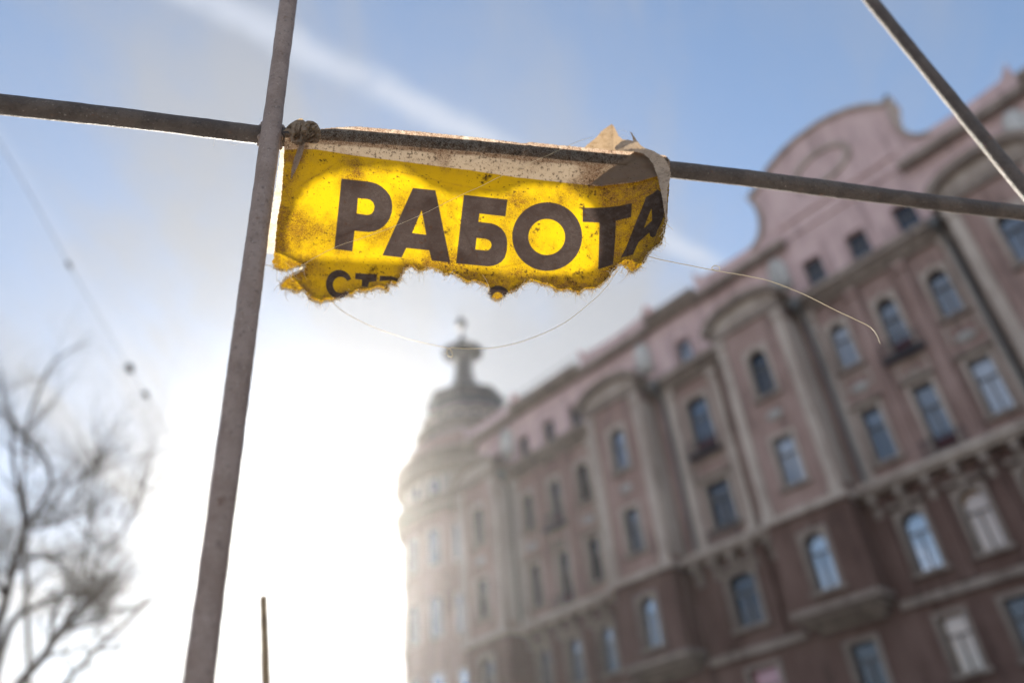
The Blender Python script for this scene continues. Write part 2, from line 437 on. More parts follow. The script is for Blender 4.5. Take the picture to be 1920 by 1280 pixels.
# wrought iron balconies in front of the tall middle windows
for c in TRI+WIDE:
    if not inside(c): continue
    for z in (10.32, 13.52):
        m = MB(); hw = .62; z1_ = z+.5
        if z > 12: m.box(c-hw, c+hw, -.34, -.16, z-.1, z-.003)
        for zz_ in (z+.04, z1_): m.tube([(c-hw, -.32, zz_), (c+hw, -.32, zz_)], .022, 5)
        for k in range(11): m.tube([(c-hw+k*hw/5, -.32, z-.01), (c-hw+k*hw/5, -.32, z1_)], .013, 4)
        part(m, 'balcony_rail', MAT['roofmetal'])
# small dormers standing on the roof edge
for x in (-20.5, -13.15, 1.3):
    m = MB(); m.prism([(x-.55, 19.7), (x+.55, 19.7), (x+.55, 20.35), (x, 20.8), (x-.55, 20.35)], .75, 2.6); d_ = part(m, 'dormer', MAT['attic'])
    m = MB(); m.box(x-.2, x+.2, .70, .747, 19.95, 20.4); part(m, 'pane', MAT['glass_dark'], d_)

# bay windows
def rows_bay(e):
    return [(e, .72, 7.8, 9.4), (e, .70, 10.9, 12.5), (e, .70, 13.95, 15.65)]
for k, e in enumerate(ERK):
    if not inside(e) and e < X0+.3: continue
    y0 = -EP; ops = rows_bay(e)
    root = MB()
    band(root, 10.0, 13.0, e-EW, e+EW, [ops[1]], y0, y0+.25); band(root, 13.0, 17.05, e-EW, e+EW, [ops[2]], y0, y0+.25)
    for s_ in (-1, 1):
        xa, xb = (e-EW, e-EW+.25) if s_ < 0 else (e+EW-.25, e+EW)
        root.box(xa, xb, y0+.25, 0, 10.0, 17.05)
    bay = part(root, 'bay_window', MAT['wall_up'])
    m = MB(); band(m, 7.3, 9.998, e-EW, e+EW, [ops[0]], y0, y0+.25)
    for s_ in (-1, 1):
        xa, xb = (e-EW, e-EW+.25) if s_ < 0 else (e+EW-.25, e+EW)
        m.box(xa, xb, y0+.25, 0, 7.3, 9.998)
    m.box(e-EW+.25, e+EW-.25, y0+.25, 0, 7.3, 7.5)
    part(m, 'lower_storey', MAT['wall_low'], bay)
    for s_ in (-1, 1):
        m = MB(); xx = e+s_*(EW-.16); m.box(xx-.15, xx+.15, y0-.1, y0, 10.45, 16.3); m.box(xx-.2, xx+.2, y0-.16, y0, 16.302, 16.6); m.box(xx-.19, xx+.19, y0-.15, y0, 10.2, 10.448)
        part(m, 'pilaster', MAT['stone'], bay)
        xs = e+s_*EW
        m = MB(); xa, xb = sorted((xs, xs+s_*.07)); m.box(xa, xb, y0+.06, -.06, 10.5, 16.3)
        part(m, 'lit_side_face', MAT['stone'], bay)  # paler face added: sky light on the bay's side put into colour
    # pale apron below, tapered corbel
    m = MB(); m.box(e-EW-.1, e+EW+.1, y0-.16, 0, 10.0, 10.19); part(m, 'ledge', MAT['stone'], bay)
    m = MB()
    for q in range(3): m.box(e-EW+.06+q*.12, e+EW-.06-q*.12, y0+.1+q*.26, 0, 7.3-.13*(q+1), 7.298-.13*q)
    part(m, 'corbel', MAT['stone_dark'], bay)
    m = MB(); m.box(e-EW-.06, e+EW+.06, y0-.08, 0, 7.302, 7.48); part(m, 'ledge', MAT['stone_dark'], bay)
    # segmental pediment
    n = 15
    arc = [(e+(EW+.32)*math.cos(math.pi*i/(n-1)), 17.05+.78*math.sin(math.pi*i/(n-1))) for i in range(n)]
    arci = [(e+(EW+.05)*math.cos(math.pi*i/(n-1)), 17.05+.52*math.sin(math.pi*i/(n-1))) for i in range(n)]
    m = MB(); m.prism(arc+arci[::-1], y0-.34, .1); part(m, 'curved_cornice', MAT['stone_dark'], bay)
    m = MB(); m.prism(arci, y0-.06, .1); part(m, 'tympanum', MAT['stone'], bay)
    m = MB(); m.box(e-EW-.05, e+EW+.05, y0-.14, 0, 16.72, 17.045); part(m, 'frieze', MAT['stone_dark'], bay)
    g1 = ['glass_mid', 'glass_mid', 'glass_curtain', 'glass_mid', 'glass_mid'][k]; g2 = ['glass_mid', 'glass_sky', 'glass_dark', 'glass_mid', 'glass_dark'][k]
    window(*ops[0], y0, 'arch', 'glass_sky', bay, 'stone_dark'); window(*ops[1], y0, 'rect', g1 if k != 2 else 'glass_curtain', bay); window(*ops[2], y0, 'arch', g2, bay)
    # raised attic parapet above each bay with little pointed ends
    m = MB(); m.prism([(e-1.9, 19.60), (e+1.9, 19.60), (e+1.9, 20.75), (e+1.55, 20.3), (e+.5, 20.22), (e-.5, 20.22), (e-1.55, 20.3), (e-1.9, 20.75)], .0, .55)
    part(m, 'parapet', MAT['attic'])
    # pale vase-like vent beside it
    m = MB(); m.lathe([(.001, 17.72), (.30, 17.76), (.36, 18.2), (.33, 18.75), (.22, 19.05), (.001, 19.15)], e+1.28, .06, 14)
    part(m, 'niche_vase', MAT['pale'], smooth=True)
# roof cornice in stretches between gables
def rc(a, b):
    m = MB(); m.box(a, b, -.42, .62, 19.62, 19.86); m.box(a, b, -.22, .118, 19.40, 19.618); part(m, 'roof_cornice', MAT['stone_dark'])
cuts = [X0]
for e in ERK: cuts += [e-1.9, e+1.9]
for a, b in zip(cuts[0::2], cuts[1::2]): 
    if b-a > .2 and not (abs((a+b)/2+6) < .6): rc(a, b)
for e in ERK:
    m = MB(); m.box(e-1.9, e+1.9, -.3, 0, 19.3, 19.55); part(m, 'parapet_cornice', MAT['stone_dark'])
# scrolled gable over the near window group
def gable_pts(c):
    half = [(3.35, 19.60), (3.35, 20.0), (2.95, 20.25), (2.74, 20.6), (2.62, 21.1), (2.62, 21.6), (2.72, 22.0), (2.82, 22.2), (2.66, 22.22), (2.5, 22.25), (2.1, 22.62), (1.6, 22.93), (1.0, 23.16), (.4, 23.27)]
    return [(c-x, z) for x, z in half] + [(c+x, z) for x, z in half[::-1]]
gp = gable_pts(-6.05)
m = MB(); m.prism(gp, .05, .6); part(m, 'gable', MAT['attic'])['label'] = 'curved pink gable'
def offset_strip(pts, wd):
    out_ = []
    for i, p in enumerate(pts):
        a = pts[max(i-1, 0)]; b = pts[min(i+1, len(pts)-1)]; t = np.array([b[0]-a[0], b[1]-a[1]]); t = t/np.linalg.norm(t)
        out_.append((p[0]-t[1]*wd, p[1]+t[0]*wd))
    return out_
sp = gp[1:-1]
m = MB(); m.prism(offset_strip(sp, .07)+[(p[0], p[1]) for p in offset_strip(sp, -.04)][::-1], -.12, .66); part(m, 'gable_coping', MAT['stone'])
for s_ in (-1, 1):
    m = MB(); m.lathe([(.16, 22.24), (.16, 22.4), (.07, 22.5), (.13, 22.62), (.02, 22.85)], -6.05+s_*2.72, .3, 10); part(m, 'finial', MAT['roofmetal'])
n = 20; el = lambda a, b: [(-6.05+a*math.cos(2*math.pi*i/n), 21.55+b*math.sin(2*math.pi*i/n)) for i in range(n)]
m = MB(); m.prism(el(1.1, .72), -.06, .06, [el(.92, .56)]); part(m, 'oval_moulding', MAT['stone'])
m = MB(); m.box(-6.05-2.5, -6.05+2.5, -.04, .06, 20.15, 20.3); part(m, 'string_course', MAT['attic'])
for x, hgt in ((-21.5, 1.5), (-12.6, 1.3), (-9.2, 1.0), (1.2, 1.4)):
    m = MB(); m.box(x-.4, x+.4, 3.0, 3.6, 19.7, 19.9+hgt); m.box(x-.46, x+.46, 2.94, 3.66, 19.902+hgt, 20.05+hgt); part(m, 'chimney', MAT['wall_up'])
# thin railing along the roof edge
m = MB()
m.tube([(-23.5, .3, 20.75), (-18.6, .3, 20.75)], .02, 6); m.tube([(-23.5, .3, 20.4), (-18.6, .3, 20.4)], .015, 6)
for k in range(9): m.tube([(-23.5+k*.61, .3, 19.86), (-23.5+k*.61, .3, 20.75)], .018, 6)
part(m, 'roof_railing', MAT['roofmetal'])

# corner tower
TX, TY = -28.3, 2.2
body = MB(); body.lathe([(3.4, GZ), (3.4, 16.4)], TX, TY, 32)
tw = part(body, 'corner_tower', MAT['wall_up'])
def tl(name, prof, mat, seg=32, smooth=False): 
    m = MB(); m.lathe(prof, TX, TY, seg); return part(m, name, MAT[mat], tw, smooth)
tl('tower_cornice', [(3.38, 16.35), (3.75, 16.45), (3.75, 16.62), (3.4, 16.66), (3.4, 16.9), (3.85, 17.0), (3.85, 17.15), (3.2, 17.2)], 'stone_dark')
tl('attic_drum', [(3.2, 17.2), (3.2, 18.4)], 'tower')
tl('tower_cornice', [(3.2, 18.38), (3.85, 18.62), (3.85, 18.8), (3.36, 18.86), (3.36, 19.1), (3.8, 19.3), (3.8, 19.45), (3.2, 19.5)], 'stone_dark')
tl('lower_roof', [(3.3, 19.5), (3.16, 20.4), (2.8, 20.7), (2.36, 21.05)], 'wall_up')
tl('upper_drum', [(2.38, 21.0), (2.26, 21.3), (2.74, 21.5), (2.74, 21.65), (2.24, 21.7), (2.24, 22.2), (2.42, 22.3), (2.42, 22.45), (2.0, 22.5)], 'tower')
tl('dome', [(2.2, 22.45), (2.1, 22.9), (1.95, 23.35), (2.12, 23.65), (2.16, 23.85), (1.7, 24.15), (1.15, 24.45), (.82, 24.85), (.62, 25.3), (.52, 25.7)], 'roofmetal', 8)
tl('lantern', [(.52, 25.5), (.48, 26.7), (.72, 26.95)], 'roofmetal', 8)
tl('lantern_roof', [(.7, 26.95), (1.16, 27.1), (1.16, 27.22), (.55, 27.6), (.22, 28.0), (.1, 28.5)], 'roofmetal', 16)
tl('finial', [(.06, 28.4), (.06, 28.85), (.26, 29.0), (.33, 29.2), (.26, 29.42), (.05, 29.55), (.03, 30.1), (.001, 30.15)], 'roofmetal', 12, True)
for k in range(10):
    a = math.radians(180+20+k*22)
    for (R, z0, z1, hw, gm) in ((2.24, 21.78, 22.12, .17, 'glass_dark'), (3.4, 14.0, 15.6, .28, 'glass_mid'), (3.4, 10.9, 12.5, .28, 'glass_mid'), (3.4, 7.8, 9.4, .28, 'glass_sky'), (3.2, 17.4, 18.2, .24, 'glass_mid')):
        px, py = TX+R*math.cos(a), TY+R*math.sin(a); t = (-math.sin(a), math.cos(a)); o_ = (math.cos(a), math.sin(a))
        def blk(m, w2, d0, d1, za, zb):
            c = [(px+t[0]*s1*w2+o_[0]*dd, py+t[1]*s1*w2+o_[1]*dd) for dd in (d0, d1) for s1 in (-1, 1)]
            m.add([(c[0][0], c[0][1], za), (c[1][0], c[1][1], za), (c[3][0], c[3][1], za), (c[2][0], c[2][1], za), (c[0][0], c[0][1], zb), (c[1][0], c[1][1], zb), (c[3][0], c[3][1], zb), (c[2][0], c[2][1], zb)],
                  [(0, 3, 2, 1), (4, 5, 6, 7), (0, 1, 5, 4), (1, 2, 6, 5), (2, 3, 7, 6), (3, 0, 4, 7)])
        m = MB(); blk(m, hw+.09, -.2, .05, z0-.1, z0); blk(m, hw+.09, -.2, .05, z1, z1+.1)
        for s2 in (-1, 1):
            q = MB(); px0, py0 = px, py
            px, py = px0+t[0]*s2*(hw+.045), py0+t[1]*s2*(hw+.045); blk(m, .045, -.2, .05, z0, z1); px, py = px0, py0
        part(m, 'window_surround', MAT['stone'], tw)
        m = MB(); blk(m, hw, -.2, -.0+.02, z0, z1); part(m, 'pane', MAT[gm], tw)

# ------------------------------------------------------------------ metal frame with welded bars
_B0, _B1 = ray(0, 196), ray(1920, 400)
BD = nrm(np.cross(np.cross(_B0, _B1), [0, 0, 1])); BD = BD*np.sign(BD[0])
PN = nrm([BD[1], -BD[0], 0])             # faces the camera
K = abs(ray(900, 290).dot(PN))
RM = M.copy()
def pdepth(px, py):                      # depth of the frame's plane; works on arrays
    x = (px-CX)/F; y = -(py-CY)/F
    d = [RM[i, 0]*x+RM[i, 1]*y+RM[i, 2] for i in range(3)]
    return K/np.abs(d[0]*PN[0]+d[1]*PN[1]+d[2]*PN[2])
def onp(px, py, off=0.0): return at(px, py, pdepth(px, py)-off)
R = .0113
def rodmat(name, c0, c1, dust):
    m, t = newmat(name)
    o = t.node('ShaderNodeTexCoord').outputs['Object']
    n1 = t.noise(o, 28, 6, .65); n2 = t.noise(o, 180, 5, .6); n3 = t.noise(o, 420, 3, .6)
    c = t.mix(t.ramp(n1, .38, .62), c0, c1)
    c = t.mix(t.ramp(n2, .55, .70, 0, .8), c, tuple(v*.5 for v in c0))
    c = t.mix(t.math('MULTIPLY', t.ramp(n3, .62, .72), dust), c, (.36, .31, .27))
    rust = t.ramp(t.noise(t.map(o, (1, 1, 1), (0, 0, 0), (3, 1, 5)), 60, 5, .7), .60, .70)
    c = t.mix(rust, c, (.10, .05, .028))
    principled(t, c, .62, .35, 0, t.bump(t.math('ADD', t.math('MULTIPLY', n1, .8), t.math('ADD', n2, t.math('MULTIPLY', n3, .5))), .6, .004)); return m
m_rod = rodmat('lit_grey_brown_steel', (.178, .124, .098), (.225, .165, .136), .8)  # lightened copy of the crossbar steel: light on the upright put into colour
m_bar = rodmat('shaded_brown_steel', (.044, .031, .024), (.072, .053, .042), .35)  # darker copy of the same steel, its shade put into the colour
BARPX = np.array([(-260, 165), (0, 196), (250, 223.5), (480, 252.5), (530, 257.5), (600, 262.5), (700, 270), (800, 278), (900, 286), (1000, 295), (1080, 303), (1160, 310), (1260, 318.5), (1400, 334), (1600, 360), (1760, 381), (1920, 399.5), (2250, 440)], float)
def bar_y(x): return np.interp(x, BARPX[:, 0], BARPX[:, 1])
def rod(mb, pts, r, seg=20, sub=40, seed=1):
    """bar with slightly uneven surface"""
    rr = random.Random(seed); P = []; pts = [np.array(p) for p in pts]
    for a, b in zip(pts[:-1], pts[1:]):
        L = np.linalg.norm(b-a); n = max(2, min(160, int(L/.006)))
        for i in range(n): P.append(a+(b-a)*i/n)
    P.append(pts[-1]); rad = []; v = 0
    for i in range(len(P)): v = .8*v+rr.uniform(-.02, .02); rad.append(r*(1+v))
    mb.tube(P, rad, seg)
p_top = onp(541, 0); p_bot = onp(372, 1280)
pole_ax = (p_top+p_bot)/2
fr = empty('metal_frame', (pole_ax[0], pole_ax[1], 0)); tag(fr, 'weathered grey brown metal bar frame carrying the torn yellow banner', 'metal frame')
def fbuild(mb, name, mat, smooth=True):
    o = mb.build(name, mat, None, smooth, lambda p: (p[0]-pole_ax[0], p[1]-pole_ax[1], p[2])); o.parent = fr; return o
POFF = .0165                                  # the upright is welded to the camera side of the crossbar
d_p = nrm(p_top-p_bot)
pa = onp(541, 0, POFF); pb = onp(372, 1280, POFF); dd = nrm(pa-pb)
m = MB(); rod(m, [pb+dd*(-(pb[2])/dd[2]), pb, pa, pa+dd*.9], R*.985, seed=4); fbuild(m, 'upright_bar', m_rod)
m = MB(); bpts = [onp(x, y) for x, y in BARPX]
rod(m, [bpts[0]-BD*1.2]+bpts+[bpts[-1]+BD*2.2], R, seed=5); fbuild(m, 'crossbar', m_bar)
ba, bb = onp(1632, 0), onp(1932, 368); bd = nrm(ba-bb)
m = MB(); rod(m, [bb-bd*(bb[2]/bd[2]), bb, ba, ba+bd*.6], R*.97, seed=6); fbuild(m, 'diagonal_bar', m_bar)
# weld bead at the crossing
m = MB()
wc = (onp(508, 255, POFF)+onp(508, 255))/2
for sx in (-1, 1):
    for i in range(7):
        yy = 233+i*6.5 if sx < 0 else 238+i*6.0
        q = onp(508+sx*18.5-.13*(yy-252), yy+sx*1.5, .0085); k0 = len(m.v); r2 = .0032+.0010*math.sin(i*2.3+sx)
        m.lathe([(.0004, -r2), (r2*.75, -r2*.66), (r2, 0), (r2*.75, r2*.66), (.0004, r2)], 0, 0, 8)
        m.v[k0:] = [(v[0]+q[0], v[1]+q[1], v[2]+q[2]) for v in m.v[k0:]]
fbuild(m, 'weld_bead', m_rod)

# ------------------------------------------------------------------ torn banner
def lattice(seed):
    g = np.random.RandomState(seed).rand(256, 256)
    def f(x, y):
        xi = np.floor(x).astype(int); yi = np.floor(y).astype(int); fx = x-xi; fy = y-yi
        fx = fx*fx*(3-2*fx); fy = fy*fy*(3-2*fy)
        a = g[xi % 256, yi % 256]; b = g[(xi+1) % 256, yi % 256]; c_ = g[xi % 256, (yi+1) % 256]; d = g[(xi+1) % 256, (yi+1) % 256]
        return (a*(1-fx)+b*fx)*(1-fy)+(c_*(1-fx)+d*fx)*fy
    return f
def fbm(x, y, scale, octaves=4, seed=0, gain=.55):
    s_ = np.zeros_like(x); amp = 1.0; tot = 0
    for k in range(octaves):
        s_ += amp*lattice(seed*17+k)(x/scale*2**k+31.7*k, y/scale*2**k+11.3*k); tot += amp; amp *= gain
    return s_/tot
def inpoly(x, y, poly):
    r = np.zeros(x.shape, bool); n = len(poly)
    for i in range(n):
        x1, y1 = poly[i]; x2, y2 = poly[(i+1) % n]
        if y1 == y2: continue
        cnd = ((y1 > y) != (y2 > y)) & (x < (x2-x1)*(y-y1)/(y2-y1)+x1)
        r ^= cnd
    return r
def segdist(x, y, poly, closed=True):
    d = np.full(x.shape, 1e9); n = len(poly)
    for i in range(n if closed else n-1):
        x1, y1 = poly[i]; x2, y2 = poly[(i+1) % n]; dx, dy = x2-x1, y2-y1; L = dx*dx+dy*dy+1e-9
        tt = np.clip(((x-x1)*dx+(y-y1)*dy)/L, 0, 1)
        d = np.minimum(d, np.hypot(x-x1-tt*dx, y-y1-tt*dy))
    return d
def cover(x, y, polys, holes=()):
    acc = np.zeros(x.shape)
    for ox in (-.33, 0, .33):
        for oy in (-.33, 0, .33):
            a = np.zeros(x.shape, bool)
            for p in polys: a |= inpoly(x+ox, y+oy, p)
            for p in holes: a &= ~inpoly(x+ox, y+oy, p)
            acc += a
    return acc/9
def z1(pts, ox, oy, s_): return [(ox+a/s_, oy+b/s_) for a, b in pts]
TOP = np.array([(528, 243), (599, 242.5), (630, 239), (668, 237.5), (700, 240), (780, 246.5), (860, 254.5), (897, 258), (960, 266), (982, 269.5), (994, 266.5), (1040, 271.5), (1094, 276.5), (1160, 283), (1260, 293)], float)
EDGE_B = [(511, 496), (512, 503), (526, 509), (538, 509), (548, 506), (558, 501), (567, 499), (570, 503), (563, 506.5), (548, 514), (535, 521), (524, 533), (525, 541), (541, 544), (557, 551), (568.5, 545), (579, 560), (587.5, 565.5), (602, 570.6), (611, 565.5), (624, 566), (631, 562.6), (646, 556), (660, 556), (669, 548), (682, 549), (695, 547), (707, 541.5), (719, 544), (723, 549.5), (729, 543), (732, 533), (743.5, 536.5), (751, 524), (759.6, 509), (767, 503.5), (773.5, 502), (785, 512), (794, 509), (805.6, 503.5), (821.7, 508), (833, 517.4), (845, 514), (856.7, 519.6), (867, 527), (877, 533.4), (886, 529), (903, 534), (915.7, 540), (915, 549), (921, 561), (932.5, 565.5), (944, 559), (950, 551.7), (967.5, 547), (979, 537), (993.8, 528), (1018, 536), (1033, 540), (1043, 547.5), (1065, 546), (1087, 552.6), (1094, 544.6), (1114.6, 544), (1128, 536), (1141, 524), (1151, 506.7), (1162.7, 498), (1174, 502), (1180, 511.8), (1187.5, 511.8), (1203.6, 501), (1215, 479), (1228, 466), (1240.5, 458), (1248, 427), (1251, 413)]
OUT = [(533, 230), (1256, 230), (1256, 330), (1253, 380), (1251, 413)] + EDGE_B[::-1] + [(510, 496), (515, 466), (521, 403), (527, 375), (530, 337), (533, 284)]
YEL_T = np.array([(500, 283), (560, 279.5), (592, 280), (630, 286), (667, 292), (700, 296), (880, 319), (965, 332), (1120, 349), (1163, 345), (1197, 340.5), (1229, 331), (1270, 322)], float)
arc = lambda cx, cy, rx, ry, n=48: [(cx+rx*math.cos(2*math.pi*i/n), cy+ry*math.sin(2*math.pi*i/n)) for i in range(n)]
L_P = z1([(258, 160), (460, 182), (560, 193), (620, 203), (680, 222), (740, 256), (795, 304), (838, 362), (860, 425), (869, 490), (862, 565), (840, 632), (806, 690), (765, 733), (715, 768), (655, 792), (590, 801), (500, 795), (415, 785), (388, 1032), (170, 1005)], 600, 310, 6.4)
H_P = z1([(455, 395), (565, 405), (605, 416), (637, 445), (654, 493), (646, 542), (622, 578), (590, 594), (560, 595), (440, 578)], 600, 310, 6.4)
L_A = z1([(1115, 272), (1385, 300), (1565, 1168), (1340, 1142), (1310, 1020), (1035, 992), (980, 1106), (748, 1080)], 600, 310, 6.4)
H_A = z1([(1220, 540), (1275, 832), (1105, 812)], 600, 310, 6.4)
L_B = z1([(190, 290), (715, 348), (690, 550), (378, 515), (365, 615), (460, 625), (525, 633), (590, 657), (645, 697), (685, 750), (706, 810), (712, 870), (706, 960), (682, 1045), (640, 1095), (590, 1126), (540, 1142), (480, 1149), (95, 1112)], 840, 320, 6.4)
H_B = z1([(343, 808), (450, 818), (492, 835), (516, 862), (522, 895), (513, 925), (490, 949), (462, 958), (328, 945)], 840, 320, 6.4)
L_O = z1(arc(1190, 791, 420, 412), 840, 320, 6.4); H_O = z1(arc(1185, 796, 220, 216), 840, 320, 6.4)
L_T = z1([(190, 462), (320, 463), (440, 458), (600, 440), (728, 410), (724, 490), (718, 565), (640, 585), (553, 607), (548, 720), (545, 800), (535, 940), (522, 1082), (440, 1110), (358, 1135), (366, 880), (372, 625), (190, 618)], 1060, 310, 5.818)
L_A2 = z1([(880, 345), (960, 300), (1005, 262), (1070, 300), (1085, 470), (1075, 560), (1045, 640), (1005, 712), (985, 770), (955, 790), (925, 775), (915, 735), (860, 785), (800, 840), (770, 900), (740, 975), (690, 987), (600, 1010), (660, 900), (760, 640), (840, 450)], 1060, 310, 5.818)
H_A2 = z1([(940, 470), (945, 600), (905, 640), (860, 682), (885, 610), (912, 540)], 1060, 310, 5.818)
L_C = z1(arc(930, 430, 170, 185), 500, 470, 6.857); H_C = z1(arc(950, 440, 98, 103), 500, 470, 6.857); H_C2 = z1([(1035, 390), (1120, 352), (1300, 430), (1300, 560), (1075, 545), (1020, 512), (960, 440)], 500, 470, 6.857)
L_t = z1([(1140, 285), (1290, 298), (1420, 300), (1412, 395), (1320, 405), (1300, 470), (1220, 460), (1225, 375), (1135, 365)], 500, 470, 6.857)
L_r = z1([(1455, 320), (1620, 330), (1690, 355), (1690, 400), (1600, 375), (1540, 385), (1450, 392)], 500, 470, 6.857)
L_o2 = z1(arc(1330, 590, 150, 143), 740, 470, 6.857); H_o2 = z1(arc(1325, 625, 75, 92), 740, 470, 6.857)
BRIGHT = [(600, 350), (622, 340), (650, 334), (700, 331), (745, 335), (765, 343), (778, 350), (800, 362), (840, 376), (880, 381), (930, 380), (955, 374), (964, 366), (1000, 361), (1055, 362), (1068, 366), (1080, 376), (1100, 395), (1116, 428), (1121, 470), (1112, 497), (1080, 510), (1030, 512), (960, 509), (900, 501), (850, 500), (800, 495), (760, 487), (680, 482), (610, 482), (572, 480), (549, 474), (543, 446), (550, 412), (562, 388), (580, 365)]

def sheet(name, outline, off_fn, mat, parent, step=1.0, holes=(), attr=None, jag=0.0, jagscale=4.0, origin=None, seed=1, smooth=True, jagmask=None):
    xs = [p[0] for p in outline]; ys = [p[1] for p in outline]
    gx = np.arange(min(xs)-2, max(xs)+3, step); gy = np.arange(min(ys)-2, max(ys)+3, step)
    X, Y = np.meshgrid(gx, gy)
    Xc, Yc = X+step/2, Y+step/2
    if jag:
        jm = 1 if jagmask is None else jagmask(Xc, Yc)
        jx = (fbm(Xc, Yc, jagscale, 4, seed)-.5)*2*jag*jm; jy = (fbm(Xc, Yc, jagscale, 4, seed+5)-.5)*2*jag*jm
    else: jx = jy = 0
    ms = inpoly(Xc+jx, Yc+jy, outline)
    for h in holes: ms &= ~inpoly(Xc+jx, Yc+jy, h)
    ny, nx = X.shape
    ms[-1, :] = False; ms[:, -1] = False
    J, I = np.nonzero(ms)
    quads = np.stack([J*nx+I, (J+1)*nx+I, (J+1)*nx+I+1, J*nx+I+1], 1)
    used = np.unique(quads); remap = np.full(nx*ny, -1); remap[used] = np.arange(len(used)); quads = remap[quads]
    x = X.ravel()[used]; y = Y.ravel()[used]
    dep = pdepth(x, y)-off_fn(x, y)
    rx, ry = (x-CX)/F, -(y-CY)/F
    P = np.stack([CAM[i]+(M[i, 0]*rx+M[i, 1]*ry+M[i, 2])*dep - origin[i] for i in range(3)], 1)
    me = bpy.data.meshes.new(name)
    me.vertices.add(len(x)); me.vertices.foreach_set('co', P.ravel())
    me.loops.add(quads.size); me.loops.foreach_set('vertex_index', quads.ravel())
    me.polygons.add(len(quads)); me.polygons.foreach_set('loop_start', np.arange(0, quads.size, 4))
    me.update(calc_edges=True); me.validate()
    if attr:
        for nm, fn in attr.items():
            a = me.attributes.new(nm, 'FLOAT', 'POINT'); a.data.foreach_set('value', np.ascontiguousarray(fn(x, y), dtype=np.float32))
    return link(name, me, mat, parent, smooth)

B_ORG = onp(900, 290)
ban = empty('torn_banner', tuple(B_ORG)); tag(ban, 'torn dirty yellow banner with black lettering wrapped over the crossbar', 'banner')

def sleeve(x, y):
    d = y-bar_y(x); ds = np.maximum(bar_y(x)-np.interp(x, TOP[:, 0], TOP[:, 1]), 8)
    rr = .0128; dz = pdepth(x, y)-pdepth(x, bar_y(x)); c_ = 1.47*rr      # a vertical sheet tangent to the bar
    up_ = np.minimum(c_, rr*np.sqrt(np.clip(1-(d/ds)**2, 0, 1))+np.maximum(dz, 0))
    dn = c_*(1-.45*np.clip((d-22)/110, 0, 1)**.8)
    return np.where(d < 0, up_, dn)
def off_front(x, y):
    o_ = sleeve(x, y)
    o_ += .0035*(fbm(x, y, 120, 3, 3)-.5)*np.clip((y-bar_y(x)-14)/40, 0, 1)
    o_ += .0009*(fbm(x, y, 22, 3, 8)-.5)*np.clip((y-bar_y(x)-10)/30, .25, 1)
    cu = np.clip((x-1118+.12*(y-350))/135, 0, 1.2)
    o_ += .055*cu**2*np.clip((y-bar_y(x)+18)/40, 0.12, 1)
    # gathered ridge below the tie
    t_ = np.clip((y-262)/90, 0, 1); xr = 574-26*t_-8*t_**2
    o_ += .0045*np.exp(-((x-xr)/(7+6*t_))**2)*(1-t_)*np.clip((y-255)/10, 0, 1)
    # lower torn edge curls a little
    o_ += .004*np.clip((y-505)/50, 0, 1)**2
    # crinkles in the sleeve
    dsl = np.abs(y-bar_y(x))
    for k, (xa, ya, xb, yb, am) in enumerate(((560, 470, 760, 400, .0016), (820, 345, 905, 500, .0014), (1040, 350, 1130, 520, .0024), (640, 300, 980, 372, .0012), (1090, 420, 1240, 350, .003), (930, 505, 1130, 455, .0014))):
        L = math.hypot(xb-xa, yb-ya); u_ = ((x-xa)*(xb-xa)+(y-ya)*(yb-ya))/L; v_ = (-(x-xa)*(yb-ya)+(y-ya)*(xb-xa))/L+6*(fbm(x, y, 40, 2, 60+k)-.5)
        o_ += am*np.exp(-np.abs(v_)/4.0)*np.clip(u_/30, 0, 1)*np.clip((L-u_)/30, 0, 1)
    o_ += .0014*(fbm(x*.35+y*.9, y*1.2-x*.15, 9, 3, 12)-.5)*(dsl < 26)
    for xc, sl_, am in ((985, -.35, .0022), (906, -1.4, .0012), (640, .5, .001)):
        o_ += am*np.exp(-((x-xc-sl_*(y-bar_y(x)))/5.0)**2)*(dsl < 24)
    return o_
def a_yellow(x, y):
    acc = np.zeros(x.shape)
    for k in (-.4, 0, .4): acc += (y+k) > np.interp(x, YEL_T[:, 0], YEL_T[:, 1])+.7*(fbm(x, y, 6, 2, 21)-.5)
    return acc/3
def a_black(x, y):
    c_ = cover(x, y, [L_P], [H_P])
    for p, h in ((L_A, H_A), (L_B, H_B), (L_O, H_O), (L_A2, H_A2), (L_o2, H_o2)): c_ = np.maximum(c_, cover(x, y, [p], [h]))
    c_ = np.maximum(c_, cover(x, y, [L_T, L_t, L_r]))
    c_ = np.maximum(c_, cover(x, y, [L_C], [H_C, H_C2]))
    return c_
